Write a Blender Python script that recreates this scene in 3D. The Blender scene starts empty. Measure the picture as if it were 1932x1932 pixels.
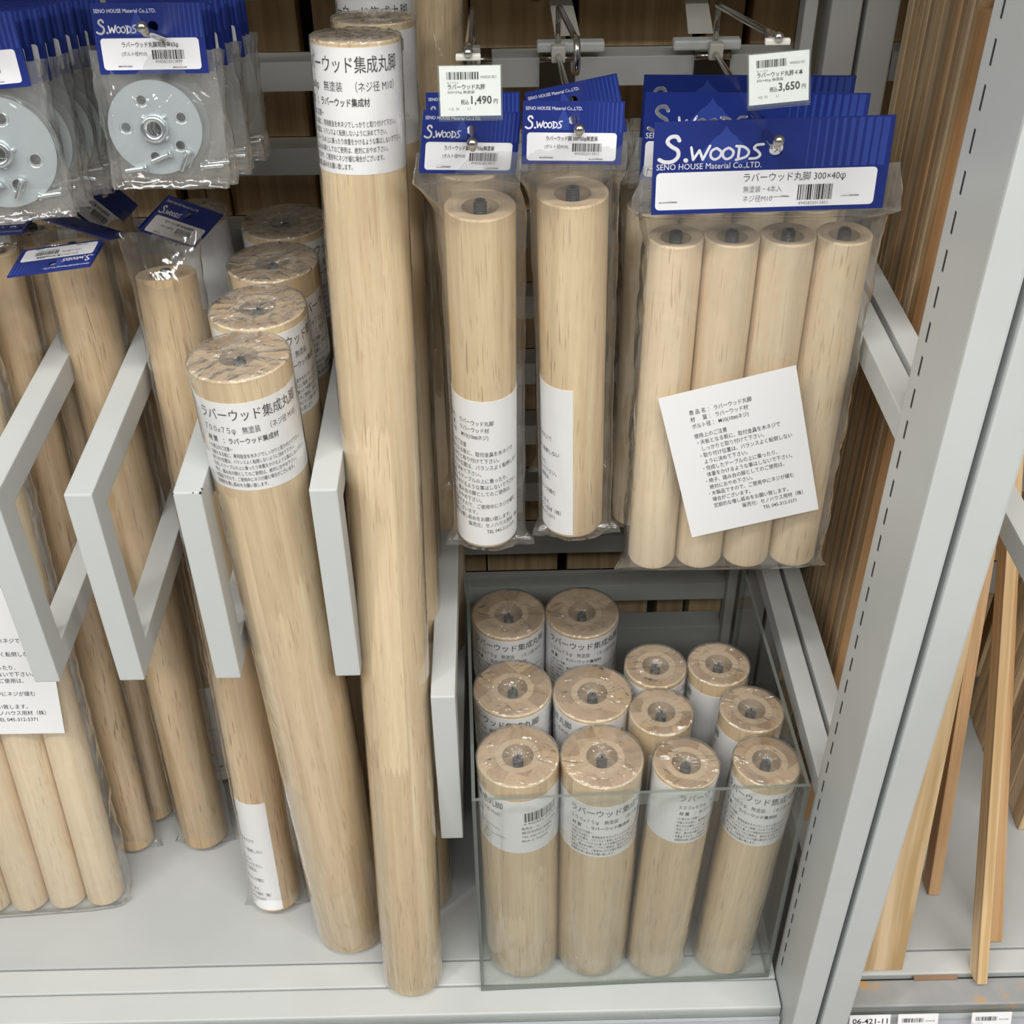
import bpy, bmesh, math, random
from mathutils import Matrix, Vector, noise
PI = math.pi
rnd = random.Random(7)
S = bpy.context.scene
COL = S.collection

# ------------------------------------------------------------------ camera
cam_d = bpy.data.cameras.new('camera'); cam = bpy.data.objects.new('camera', cam_d); COL.objects.link(cam)
cam_d.sensor_width = 36.0; cam_d.lens = 2283.52 / 1932 * 36.0; cam_d.clip_start = 0.02
cr, cu, cf = (0.999777, -0.018032, -0.010985), (0.019816, 0.621725, 0.782985), (0.007289, 0.783028, -0.621944)
cam.matrix_world = Matrix(((cr[0], cu[0], -cf[0], 0), (cr[1], cu[1], -cf[1], 0), (cr[2], cu[2], -cf[2], 1.16429), (0, 0, 0, 1)))
S.camera = cam
# ------------------------------------------------------------------ world, lamps, exposure
W = bpy.data.worlds.new('store_ambient'); S.world = W; W.use_nodes = True
W.node_tree.nodes['Background'].inputs[0].default_value = (0.95, 0.97, 1.0, 1)
W.node_tree.nodes['Background'].inputs[1].default_value = 0.12
def area(name, loc, target, sx, sy, power, color=(1, 0.985, 0.945)):
    d = bpy.data.lights.new(name, 'AREA'); d.shape = 'RECTANGLE'; d.size = sx; d.size_y = sy; d.energy = power; d.color = color
    o = bpy.data.objects.new(name, d); COL.objects.link(o); o.location = loc
    o.rotation_euler = (Vector(target) - Vector(loc)).to_track_quat('-Z', 'Y').to_euler()
    return o
area('ceiling_tube_aisle', (-0.1, -0.30, 2.6), (-0.1, -0.30, 0), 2.8, 0.2, 42)
area('ceiling_tube_far_aisle', (0.2, -1.45, 2.6), (0.2, -0.6, 0), 3.4, 0.22, 50)
area('ceiling_tube_left', (-2.2, -0.9, 2.6), (-1.2, -0.2, 0.4), 0.2, 2.4, 26)
area('ceiling_tube_right', (2.2, -0.9, 2.6), (1.2, -0.2, 0.4), 0.2, 2.4, 16)
S.view_settings.view_transform = 'Standard'; S.view_settings.look = 'None'
S.view_settings.gamma = 1; S.view_settings.use_curve_mapping = False
S.view_settings.exposure = 0.17
S.cycles.transparent_max_bounces = 48; S.cycles.max_bounces = 10
S.cycles.caustics_reflective = False; S.cycles.caustics_refractive = False

# ------------------------------------------------------------------ node helpers / materials
class NT:
    def __init__(s, name):
        s.m = bpy.data.materials.new(name); s.m.use_nodes = True
        s.t = s.m.node_tree; s.t.nodes.clear(); s.out = s.t.nodes.new('ShaderNodeOutputMaterial')
    def n(s, kind, **kw):
        nd = s.t.nodes.new('ShaderNode' + kind)
        for k, v in kw.items():
            if k.startswith('i_'):
                key = k[2:]; key = int(key) if key.isdigit() else key.replace('_', ' ')
                s.set(nd.inputs[key], v)
            else: setattr(nd, k, v)
        return nd
    def set(s, inp, v):
        if isinstance(v, bpy.types.NodeSocket): s.t.links.new(v, inp)
        elif isinstance(v, bpy.types.Node): s.t.links.new(v.outputs[0], inp)
        else: inp.default_value = v
    def math(s, op, a, b=0.0, c=None):
        nd = s.n('Math', operation=op, i_0=a, i_1=b)
        if c is not None: s.set(nd.inputs[2], c)
        return nd.outputs[0]
    def mix(s, f, a, b, mode='MIX'):
        nd = s.n('Mix', data_type='RGBA', blend_type=mode)
        s.set(nd.inputs[0], f); s.set(nd.inputs[6], a); s.set(nd.inputs[7], b)
        return nd.outputs[2]
    def done(s, sh):
        s.t.links.new(sh.outputs[0], s.out.inputs[0]); return s.m
def c4(c): return (c[0], c[1], c[2], 1)
def flat(name, col, rough=0.5, metal=0.0, spec=0.5):
    t = NT(name)
    return t.done(t.n('BsdfPrincipled', i_Base_Color=c4(col), i_Roughness=rough, i_Metallic=metal, i_Specular_IOR_Level=spec))
def painted(name, col, rough=0.42):
    t = NT(name); tc = t.n('TexCoord')
    a = t.n('TexNoise', i_Vector=tc.outputs['Object'], i_Scale=9.0, i_Detail=4.0).outputs[0]
    col2 = tuple(x * 0.9 for x in col)
    cc = t.mix(a, c4(col2), c4(tuple(min(1, x * 1.06) for x in col)))
    b = t.n('TexNoise', i_Vector=tc.outputs['Object'], i_Scale=900.0, i_Detail=2.0)
    bp = t.n('Bump', i_Strength=0.06, i_Distance=0.0004, i_Height=b.outputs[0])
    return t.done(t.n('BsdfPrincipled', i_Base_Color=cc, i_Roughness=rough, i_Normal=bp.outputs[0]))
def wood(name, light, dark, pore, strips=0.0, seg=0.4, pores=0.5, tonevar=0.25, wave=0.35, gf=34, sharp=0.16):
    """straight-grained timber, grain along local z; strips > 0 gives finger-jointed glued staves"""
    t = NT(name); tc = t.n('TexCoord'); oi = t.n('ObjectInfo')
    off = t.n('VectorMath', operation='SCALE', i_0=(3.1, 5.3, 7.7)); t.set(off.inputs['Scale'], oi.outputs['Random'])
    co = t.n('VectorMath', operation='ADD', i_0=tc.outputs['Object'], i_1=off.outputs[0]).outputs[0]
    sx = t.n('SeparateXYZ', i_0=tc.outputs['Object'])
    x, y, z = sx.outputs
    tone = oi.outputs['Random']
    if strips:
        r1 = t.math('MULTIPLY', oi.outputs['Random'], 0.5)
        ix = t.math('FLOOR', t.math('DIVIDE', t.math('ADD', x, r1), strips))
        iy = t.math('FLOOR', t.math('DIVIDE', t.math('ADD', y, r1), strips * 1.5))
        h = t.n('TexWhiteNoise', noise_dimensions='3D', i_Vector=t.n('CombineXYZ', i_0=ix, i_1=iy, i_2=oi.outputs['Random']).outputs[0])
        zz = t.math('ADD', z, t.math('MULTIPLY', h.outputs[0], seg))
        zz = t.math('ADD', zz, t.math('MULTIPLY', t.math('PINGPONG', t.math('ADD', x, y), 0.0028), 4.5))
        iz = t.math('FLOOR', t.math('DIVIDE', zz, seg))
        tone = t.n('TexWhiteNoise', noise_dimensions='3D', i_Vector=t.n('CombineXYZ', i_0=ix, i_1=iy, i_2=iz).outputs[0]).outputs[0]
        co = t.n('VectorMath', operation='ADD', i_0=co, i_1=t.n('CombineXYZ', i_0=tone, i_1=tone, i_2=tone).outputs[0]).outputs[0]
    warp = t.n('TexNoise', i_Vector=t.n('VectorMath', operation='MULTIPLY', i_0=co, i_1=(14, 14, 5)).outputs[0], i_Scale=1.0, i_Detail=2.0)
    wv = t.n('VectorMath', operation='SCALE', i_0=warp.outputs[1]); wv.inputs['Scale'].default_value = 0.012
    cw = t.n('VectorMath', operation='ADD', i_0=co, i_1=wv.outputs[0]).outputs[0]
    g1 = t.n('TexNoise', i_Vector=t.n('VectorMath', operation='MULTIPLY', i_0=cw, i_1=(150, 150, 4.5)).outputs[0], i_Scale=1.0, i_Detail=3.0, i_Roughness=0.6)
    g2 = t.n('TexNoise', i_Vector=t.n('VectorMath', operation='MULTIPLY', i_0=cw, i_1=(gf, gf, 1.6)).outputs[0], i_Scale=1.0, i_Detail=2.0)
    f = t.math('ADD', t.math('MULTIPLY', g1.outputs[0], 1 - wave), t.math('MULTIPLY', g2.outputs[0], wave))
    f = t.n('MapRange', i_0=f, i_1=0.5 - sharp, i_2=0.5 + sharp).outputs[0]
    base = t.mix(f, c4(dark), c4(light))
    tv = t.n('MapRange', i_0=tone, i_1=0.0, i_2=1.0, i_3=1 - tonevar, i_4=1 + tonevar * 0.55).outputs[0]
    base = t.mix(1.0, base, t.n('CombineColor', i_0=tv, i_1=t.math('POWER', tv, 1.12), i_2=t.math('POWER', tv, 1.3)).outputs[0], 'MULTIPLY')
    p = t.n('TexNoise', i_Vector=t.n('VectorMath', operation='MULTIPLY', i_0=cw, i_1=(620, 620, 34)).outputs[0], i_Scale=1.0, i_Detail=1.0)
    pm = t.n('MapRange', i_0=p.outputs[0], i_1=0.62, i_2=0.70, i_3=0.0, i_4=pores).outputs[0]
    big = t.n('TexNoise', i_Vector=t.n('VectorMath', operation='MULTIPLY', i_0=co, i_1=(40, 40, 3)).outputs[0], i_Scale=1.0)
    pm = t.math('MULTIPLY', pm, t.n('MapRange', i_0=big.outputs[0], i_1=0.35, i_2=0.6).outputs[0])
    base = t.mix(pm, base, c4(pore))
    bp = t.n('Bump', i_Strength=0.15, i_Distance=0.0006, i_Height=t.math('SUBTRACT', g1.outputs[0], pm))
    return t.done(t.n('BsdfPrincipled', i_Base_Color=base, i_Roughness=0.55, i_Specular_IOR_Level=0.3, i_Normal=bp.outputs[0]))
def endgrain(name, light, dark):
    """sawn end of a glued-up leg: patchwork of stave ends"""
    t = NT(name); tc = t.n('TexCoord'); oi = t.n('ObjectInfo')
    ang = t.math('MULTIPLY', oi.outputs['Random'], 6.28)
    vr = t.n('VectorRotate', rotation_type='Z_AXIS', i_Vector=tc.outputs['Object'], i_Angle=ang)
    sx = t.n('SeparateXYZ', i_0=vr.outputs[0])
    ix = t.math('FLOOR', t.math('DIVIDE', sx.outputs[0], 0.0185))
    hh = t.n('TexWhiteNoise', noise_dimensions='2D', i_Vector=t.n('CombineXYZ', i_0=ix, i_1=oi.outputs['Random']).outputs[0])
    iy = t.math('FLOOR', t.math('DIVIDE', t.math('ADD', sx.outputs[1], t.math('MULTIPLY', hh.outputs[0], 0.02)), 0.024))
    tone = t.n('TexWhiteNoise', noise_dimensions='3D', i_Vector=t.n('CombineXYZ', i_0=ix, i_1=iy, i_2=oi.outputs['Random']).outputs[0]).outputs[0]
    g = t.n('TexNoise', i_Vector=t.n('VectorMath', operation='MULTIPLY', i_0=vr.outputs[0], i_1=(400, 130, 1)).outputs[0], i_Scale=1.0, i_Detail=3.0)
    f = t.math('ADD', t.math('MULTIPLY', tone, 0.65), t.math('MULTIPLY', g.outputs[0], 0.45))
    return t.done(t.n('BsdfPrincipled', i_Base_Color=t.mix(f, c4(dark), c4(light)), i_Roughness=0.7, i_Specular_IOR_Level=0.2))
def film(name, veil=0.05, scale=60.0, strength=0.5, gain=1.0, tint=(0.985, 0.985, 0.98), rough=0.06, stretch=(1, 1, 1), dist=0.004):
    """thin crinkled clear plastic: clear where seen square on, shiny on the folds"""
    t = NT(name); tc = t.n('TexCoord')
    co = t.n('VectorMath', operation='MULTIPLY', i_0=tc.outputs['Object'], i_1=stretch).outputs[0]
    a = t.n('TexNoise', i_Vector=co, i_Scale=scale, i_Detail=3.0, i_Distortion=1.2)
    b = t.n('TexNoise', i_Vector=co, i_Scale=scale * 0.37, i_Detail=2.0, i_Distortion=2.0)
    ridge = t.math('ABSOLUTE', t.math('SUBTRACT', a.outputs[0], 0.5))
    ridge2 = t.math('ABSOLUTE', t.math('SUBTRACT', b.outputs[0], 0.5))
    h = t.math('ADD', ridge, t.math('MULTIPLY', ridge2, 1.6))
    bp = t.n('Bump', i_Strength=strength, i_Distance=dist, i_Height=h)
    lw = t.n('LayerWeight', i_Blend=0.5, i_Normal=bp.outputs[0])
    fac = t.math('MINIMUM', t.math('MULTIPLY', t.math('ADD', t.math('MULTIPLY', t.math('POWER', lw.outputs['Facing'], 5.0), 0.96), 0.045), gain), 0.9)
    tr = t.n('BsdfTransparent', i_Color=c4(tint)); gl = t.n('BsdfGlossy', i_Color=(1, 1, 1, 1), i_Roughness=rough, i_Normal=bp.outputs[0])
    m1 = t.n('MixShader', i_0=fac, i_1=tr, i_2=gl)
    df = t.n('BsdfDiffuse', i_Color=(0.82, 0.82, 0.80, 1))
    tl = t.n('BsdfTranslucent', i_Color=(0.82, 0.82, 0.80, 1))
    dd = t.n('MixShader', i_0=0.5, i_1=df, i_2=tl)
    vl = t.n('MapRange', i_0=h, i_1=0.0, i_2=0.35, i_3=veil * 1.8, i_4=veil * 0.6).outputs[0]
    return t.done(t.n('MixShader', i_0=vl, i_1=m1, i_2=dd))
def acrylic(name, tint, veil, gain=1.0):
    t = NT(name)
    lw = t.n('LayerWeight', i_Blend=0.5)
    fr = t.math('ADD', t.math('MULTIPLY', t.math('POWER', lw.outputs['Facing'], 5.0), 0.96), 0.04)
    m1 = t.n('MixShader', i_0=t.math('MULTIPLY', fr, gain), i_1=t.n('BsdfTransparent', i_Color=c4(tint)), i_2=t.n('BsdfGlossy', i_Roughness=0.03))
    return t.done(t.n('MixShader', i_0=veil, i_1=m1, i_2=t.n('BsdfDiffuse', i_Color=(0.55, 0.60, 0.56, 1))))

M = {}
M['steel'] = painted('grey_painted_steel', (0.575, 0.595, 0.59))
M['deck'] = painted('worn_grey_deck', (0.49, 0.505, 0.505))
M['steel_shaded'] = painted('shaded_grey_steel', (0.46, 0.47, 0.46), 0.5)  # darker copy of the grey steel; shade at the back put into its colour
M['slot'] = flat('slot_shadow', (0.03, 0.03, 0.03), 0.9)
M['shaft'] = wood('rubberwood', (0.81, 0.64, 0.405), (0.59, 0.42, 0.24), (0.27, 0.155, 0.075), 0.0, pores=0.75, tonevar=0.16)
M['shaft_brown'] = wood('brown_rubberwood', (0.74, 0.56, 0.35), (0.51, 0.35, 0.195), (0.24, 0.135, 0.065), 0.0, pores=0.8, tonevar=0.16)
M['shaft_pale'] = wood('pale_rubberwood', (0.89, 0.745, 0.52), (0.76, 0.585, 0.385), (0.42, 0.27, 0.14), 0.0, pores=0.6, tonevar=0.08)
M['shaft_glued'] = wood('glued_rubberwood', (0.83, 0.665, 0.43), (0.64, 0.465, 0.275), (0.36, 0.22, 0.115), 0.027, 0.34, pores=0.5, tonevar=0.13)
M['end_glued'] = endgrain('glued_leg_end', (0.66, 0.48, 0.30), (0.27, 0.165, 0.085))
M['end'] = endgrain('leg_end', (0.70, 0.54, 0.37), (0.58, 0.42, 0.27))
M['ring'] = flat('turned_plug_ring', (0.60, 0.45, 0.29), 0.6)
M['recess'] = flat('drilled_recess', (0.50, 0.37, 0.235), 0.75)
M['pine'] = wood('pine_board', (0.80, 0.60, 0.36), (0.60, 0.42, 0.225), (0.24, 0.13, 0.06), 0.0, pores=0.1, tonevar=0.32, wave=0.8, gf=95, sharp=0.11)
M['cedar'] = wood('orange_board', (0.76, 0.50, 0.28), (0.54, 0.31, 0.14), (0.34, 0.16, 0.06), 0.0, pores=0.12, tonevar=0.1, wave=0.75, gf=95, sharp=0.11)
M['lumber'] = wood('mixed_lumber', (0.80, 0.62, 0.41), (0.56, 0.39, 0.235), (0.25, 0.14, 0.07), 0.0, pores=0.2, tonevar=0.45, wave=0.6)
M['hemlock'] = wood('pale_board', (0.84, 0.64, 0.40), (0.56, 0.37, 0.18), (0.4, 0.24, 0.1), 0.0, pores=0.08, tonevar=0.1, wave=0.8, gf=95, sharp=0.11)
M['paper'] = flat('white_paper', (0.88, 0.88, 0.89), 0.65, spec=0.25)
M['ink'] = flat('black_print', (0.018, 0.018, 0.02), 0.6)
M['ink_grey'] = flat('grey_print', (0.12, 0.12, 0.13), 0.6)
M['blue'] = flat('blue_card', (0.012, 0.027, 0.185), 0.34)
M['blue_light'] = flat('light_blue_print', (0.030, 0.058, 0.29), 0.34)
M['white_print'] = flat('white_print', (0.82, 0.82, 0.85), 0.4)
M['card_back'] = flat('card_inside', (0.36, 0.36, 0.36), 0.7)
M['zinc'] = flat('zinc_plate', (0.60, 0.67, 0.70), 0.36, 0.55)
M['zinc_nut'] = flat('zinc_bright', (0.80, 0.86, 0.88), 0.2, 0.95)
M['chrome'] = flat('chrome_wire', (0.62, 0.61, 0.58), 0.17, 1.0)
M['chrome_dark'] = flat('dark_plated_steel', (0.20, 0.19, 0.17), 0.25, 1.0)
M['bolt'] = flat('dark_bolt_steel', (0.045, 0.05, 0.05), 0.4, 0.6)
M['plastic_white'] = flat('white_plastic', (0.60, 0.58, 0.52), 0.35)
M['shrink'] = film('shrink_film', veil=0.05, scale=42, strength=0.5, gain=1.6, stretch=(1, 1, 0.35))
M['shrink_top'] = film('shrink_film_top', veil=0.15, scale=30, strength=0.9, gain=2.3, dist=0.014, rough=0.13)
M['bag'] = film('bag_film', veil=0.055, scale=30, strength=0.5, gain=1.5, rough=0.09, stretch=(1, 1, 0.3))
M['bag_flat'] = film('flat_bag_film', veil=0.10, scale=22, strength=0.6, gain=1.6, dist=0.006)
M['bag_thick'] = film('heavy_bag_film', veil=0.10, scale=20, strength=0.35, gain=1.6)
M['acrylic'] = acrylic('clear_acrylic', (0.985, 0.992, 0.988), 0.008)
M['acrylic_edge'] = acrylic('acrylic_cut_edge', (0.42, 0.47, 0.43), 0.25)
M['clear_hard'] = acrylic('clear_holder', (0.97, 0.98, 0.97), 0.05)
M['rail_cover'] = flat('price_rail_plastic', (0.60, 0.61, 0.68), 0.25)
M['dark'] = flat('dark_backing', (0.035, 0.026, 0.018), 0.9)
M['floor'] = flat('store_floor', (0.36, 0.35, 0.33), 0.5)
M['knot'] = flat('board_knot', (0.13, 0.06, 0.025), 0.6); M['knot_rim'] = flat('board_knot_rim', (0.36, 0.22, 0.10), 0.6)
M['cord'] = flat('tape_brown', (0.30, 0.19, 0.12), 0.7)
def make_old_lip():
    t = NT('scuffed_grey_lip'); tc = t.n('TexCoord')
    a = t.n('TexNoise', i_Vector=tc.outputs['Object'], i_Scale=38.0, i_Detail=5.0)
    b = t.n('TexNoise', i_Vector=tc.outputs['Object'], i_Scale=9.0, i_Detail=1.0)
    m = t.math('MULTIPLY', t.n('MapRange', i_0=a.outputs[0], i_1=0.54, i_2=0.62).outputs[0], t.n('MapRange', i_0=b.outputs[0], i_1=0.5, i_2=0.6).outputs[0])
    cc = t.mix(a.outputs[0], (0.27, 0.275, 0.28, 1), (0.40, 0.405, 0.41, 1))
    return t.done(t.n('BsdfPrincipled', i_Base_Color=t.mix(m, cc, (0.55, 0.33, 0.14, 1)), i_Roughness=0.55))
M['old_lip'] = make_old_lip()

# ------------------------------------------------------------------ mesh builder
class MB:
    def __init__(s): s.v, s.f, s.mi, s.sm, s.mats = [], [], [], [], []
    def slot(s, m):
        if m not in s.mats: s.mats.append(m)
        return s.mats.index(m)
    def add(s, vs, fs, m, smooth=False, fn=None):
        b = len(s.v); k = s.slot(m)
        s.v += [tuple(fn(Vector(p))) if fn else tuple(p) for p in vs]
        for f in fs: s.f.append(tuple(i + b for i in f)); s.mi.append(k); s.sm.append(smooth)
        return s
    def box(s, lo, hi, m, bev=0.0, fn=None):
        (a, b, c), (d, e, f) = lo, hi
        if bev <= 0:
            vs = [(a, b, c), (d, b, c), (d, e, c), (a, e, c), (a, b, f), (d, b, f), (d, e, f), (a, e, f)]
            return s.add(vs, [(0, 3, 2, 1), (4, 5, 6, 7), (0, 1, 5, 4), (1, 2, 6, 5), (2, 3, 7, 6), (3, 0, 4, 7)], m, False, fn)
        bm = bmesh.new(); bmesh.ops.create_cube(bm, size=1)
        for v in bm.verts: v.co = Vector((a + (v.co.x + .5) * (d - a), b + (v.co.y + .5) * (e - b), c + (v.co.z + .5) * (f - c)))
        bmesh.ops.bevel(bm, geom=list(bm.edges), offset=bev, segments=2, profile=0.6, affect='EDGES')
        bm.verts.index_update()
        s.add([v.co.copy() for v in bm.verts], [[v.index for v in q.verts] for q in bm.faces], m, False, fn); bm.free(); return s
    def lathe(s, prof, m, n=64, smooth=True, fn=None, ms=None, cap0=False, cap1=False):
        vs = [(r * math.cos(2 * PI * k / n), r * math.sin(2 * PI * k / n), z) for r, z in prof for k in range(n)]
        for i in range(len(prof) - 1):
            pass
        b = len(s.v); s.v += [tuple(fn(Vector(p))) if fn else p for p in vs]
        for i in range(len(prof) - 1):
            mm = s.slot(ms[i] if ms else m)
            for k in range(n):
                k2 = (k + 1) % n
                s.f.append((b + i * n + k, b + i * n + k2, b + (i + 1) * n + k2, b + (i + 1) * n + k)); s.mi.append(mm); s.sm.append(smooth)
        if cap0: s.f.append(tuple(b + k for k in reversed(range(n)))); s.mi.append(s.slot(ms[0] if ms else m)); s.sm.append(False)
        if cap1: s.f.append(tuple(b + (len(prof) - 1) * n + k for k in range(n))); s.mi.append(s.slot(ms[-1] if ms else m)); s.sm.append(False)
        return s
    def tube(s, pts, r, m, n=12, cap=True, fn=None):
        pts = [Vector(p) for p in pts]; rings = []
        up = None; vs = []
        for i, p in enumerate(pts):
            d = (pts[min(i + 1, len(pts) - 1)] - pts[max(i - 1, 0)]).normalized()
            if up is None: up = d.orthogonal().normalized()
            up = (up - d * up.dot(d)).normalized(); sd = d.cross(up)
            vs += [p + (up * math.cos(2 * PI * k / n) + sd * math.sin(2 * PI * k / n)) * r for k in range(n)]
        fs = [(i * n + k, i * n + (k + 1) % n, (i + 1) * n + (k + 1) % n, (i + 1) * n + k) for i in range(len(pts) - 1) for k in range(n)]
        if cap: fs += [tuple(reversed(range(n))), tuple((len(pts) - 1) * n + k for k in range(n))]
        return s.add(vs, fs, m, True, fn)
    def ball(s, c, r, m, fn=None, n=16):
        prof = [(max(1e-5, r * math.sin(PI * i / 8)), -r * math.cos(PI * i / 8)) for i in range(9)]
        f2 = (lambda p: fn(p + Vector(c))) if fn else (lambda p: p + Vector(c))
        return s.lathe(prof, m, n, True, f2)
    def mesh(s, name):
        me = bpy.data.meshes.new(name); me.from_pydata([tuple(v) for v in s.v], [], s.f)
        for m in s.mats: me.materials.append(M[m])
        me.polygons.foreach_set('material_index', s.mi); me.polygons.foreach_set('use_smooth', s.sm)
        me.update(); return me
def part(name, mesh, parent=None, mw=None):
    if isinstance(mesh, MB): mesh = mesh.mesh(name)
    o = bpy.data.objects.new(name, mesh); COL.objects.link(o)
    if parent is not None: o.parent = parent
    if mw is not None: o.matrix_local = mw
    return o
def tag(o, label, cat, group=None):
    o['label'] = label; o['category'] = cat
    if group: o['group'] = group
    return o
def thing(name, label, cat, mw, group=None):
    o = bpy.data.objects.new(name, None); COL.objects.link(o); o.matrix_world = mw; o.empty_display_size = 0.02
    return tag(o, label, cat, group)
def T(x, y, z): return Matrix.Translation((x, y, z))
def RZ(d): return Matrix.Rotation(math.radians(d), 4, 'Z')
def RX(d): return Matrix.Rotation(math.radians(d), 4, 'X')
def RY(d): return Matrix.Rotation(math.radians(d), 4, 'Y')
def axis_frame(B, Tp, spin=0):
    z = (Vector(Tp) - Vector(B)).normalized(); x = Vector((1, 0, 0)); x = (x - z * x.dot(z)).normalized(); y = z.cross(x)
    m = Matrix((x, y, z)).transposed().to_4x4(); m.translation = Vector(B)
    return m @ RZ(spin)
def frame4(rows):
    m = Matrix.Identity(4)
    for i in range(3):
        for j in range(4): m[i][j] = rows[i][j]
    return m

# ------------------------------------------------------------------ printing
_tc = {}
def text_geo(body, size, bold=0.0, width=None, align='LEFT'):
    key = (body, bold)
    if key not in _tc:
        cu_ = bpy.data.curves.new('txt', 'FONT'); cu_.body = body; cu_.size = 1.0; cu_.offset = bold; cu_.resolution_u = 2
        ob = bpy.data.objects.new('txt', cu_); COL.objects.link(ob); bpy.context.view_layer.update()
        me = bpy.data.meshes.new_from_object(ob.evaluated_get(bpy.context.evaluated_depsgraph_get()))
        _tc[key] = ([(v.co.x, v.co.y) for v in me.vertices], [tuple(p.vertices) for p in me.polygons])
        bpy.data.objects.remove(ob); bpy.data.curves.remove(cu_); bpy.data.meshes.remove(me)
    vs, fs = _tc[key]
    if not vs: return [], []
    w = max(v[0] for v in vs); sx = size
    if width: sx = width / w
    ox = {'LEFT': 0, 'CENTER': -w * sx / 2, 'RIGHT': -w * sx}[align]
    return [(x * sx + ox, y * size) for x, y in vs], fs
def fill2d(outer, holes=(), extr=0.0):
    """filled 2d outline with holes, as (verts3d, faces); extr gives it real thickness"""
    cu_ = bpy.data.curves.new('o', 'CURVE'); cu_.dimensions = '2D'; cu_.fill_mode = 'BOTH'; cu_.extrude = extr
    for pts in [outer] + list(holes):
        sp = cu_.splines.new('POLY'); sp.points.add(len(pts) - 1); sp.use_cyclic_u = True
        for p, q in zip(sp.points, pts): p.co = (q[0], q[1], 0, 1)
    ob = bpy.data.objects.new('o', cu_); COL.objects.link(ob); bpy.context.view_layer.update()
    me = bpy.data.meshes.new_from_object(ob.evaluated_get(bpy.context.evaluated_depsgraph_get()))
    r = ([tuple(v.co) for v in me.vertices], [tuple(p.vertices) for p in me.polygons])
    bpy.data.objects.remove(ob); bpy.data.curves.remove(cu_); bpy.data.meshes.remove(me)
    return r
def rrect(x0, y0, x1, y1, r, n=5):
    o = []
    for cx, cy, a in ((x1 - r, y0 + r, -90), (x1 - r, y1 - r, 0), (x0 + r, y1 - r, 90), (x0 + r, y0 + r, 180)):
        for k in range(n + 1):
            t = math.radians(a + 90 * k / n); o.append((cx + r * math.cos(t), cy + r * math.sin(t)))
    return o
def circ(x, y, r, n=24): return [(x + r * math.cos(2 * PI * k / n), y + r * math.sin(2 * PI * k / n)) for k in range(n)]
class Sheet:
    """collects flat print in (u, v, lift) then maps it on to a surface"""
    def __init__(s): s.items = []
    def poly(s, pts, m, lift=0.0): s.items.append(([(x, y) for x, y in pts], [tuple(range(len(pts)))], m, lift))
    def geo(s, g, m, lift): s.items.append((g[0], g[1], m, lift))
    def text(s, body, x, y, size, m='ink', bold=0.0, width=None, align='LEFT', lift=0.00012, rot=0):
        vs, fs = text_geo(body, size, bold, width, align); c, sn = math.cos(rot), math.sin(rot)
        s.items.append(([(x + a * c - b * sn, y + a * sn + b * c) for a, b in vs], fs, m, lift))
    def bars(s, x0, y0, x1, y1, seed, m='ink', lift=0.00012):
        r = random.Random(seed); x = x0; u = (x1 - x0) / 62
        while x < x1 - u:
            w = u * r.choice((1, 1, 2, 3)); 
            s.poly([(x, y0), (min(x + w, x1), y0), (min(x + w, x1), y1), (x, y1)], m, lift); x += w + u * r.choice((1, 1, 2))
    def into(s, mb, fn):
        for vs, fs, m, lift in s.items: mb.add([(x, y, lift) for x, y in vs], fs, m, False, fn)
def smooth_path(pts, k=6):
    out = []
    for i in range(len(pts) - 1):
        p0, p1, p2, p3 = pts[max(i - 1, 0)], pts[i], pts[i + 1], pts[min(i + 2, len(pts) - 1)]
        for j in range(k):
            t = j / k
            out.append(tuple(0.5 * (2 * b + (c - a) * t + (2 * a - 5 * b + 4 * c - d) * t * t + (3 * b - a - 3 * c + d) * t ** 3) for a, b, c, d in zip(p0, p1, p2, p3)))
    return out + [pts[-1]]
BRUSH = [  # the brush lettering of the header cards: strokes of S . W O O D S
    (True, .15, [(.64, .84), (.55, .99), (.36, .97), (.27, .80), (.40, .62), (.60, .46), (.62, .22), (.46, .04), (.22, .02), (.04, .12)]),
    (True, .17, [(.86, .07), (.88, .06)]),
    (False, .10, [(1.02, .56), (1.10, .08), (1.28, .44), (1.40, .08), (1.60, .60)]),
    (True, .10, [(1.80, .50), (1.66, .40), (1.64, .20), (1.76, .07), (1.92, .16), (1.96, .36), (1.82, .50)]),
    (True, .10, [(2.18, .50), (2.04, .40), (2.02, .20), (2.14, .07), (2.30, .16), (2.34, .36), (2.20, .50)]),
    (False, .10, [(2.52, .54), (2.50, .05)]),
    (True, .10, [(2.42, .56), (2.66, .52), (2.82, .34), (2.74, .14), (2.44, .03)]),
    (True, .10, [(3.26, .60), (3.06, .58), (2.98, .46), (3.10, .34), (3.18, .20), (3.08, .08), (2.86, .06)])]
def brush(sh, x, y, sx, sy, m='white_print', lift=0.00014):
    for sm_, w, pts in BRUSH:
        pp = smooth_path(pts) if sm_ else pts
        pp = [(x + a * sx, y + b * sy) for a, b in pp]; r = w * sy / 2
        for q in pp: sh.poly(circ(q[0], q[1], r, 10), m, lift)
        for a, b in zip(pp[:-1], pp[1:]):
            d = Vector((b[0] - a[0], b[1] - a[1]))
            if d.length < 1e-7: continue
            nn = Vector((-d.y, d.x)).normalized() * r
            sh.poly([(a[0] - nn.x, a[1] - nn.y), (b[0] - nn.x, b[1] - nn.y), (b[0] + nn.x, b[1] + nn.y), (a[0] + nn.x, a[1] + nn.y)], m, lift)

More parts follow.
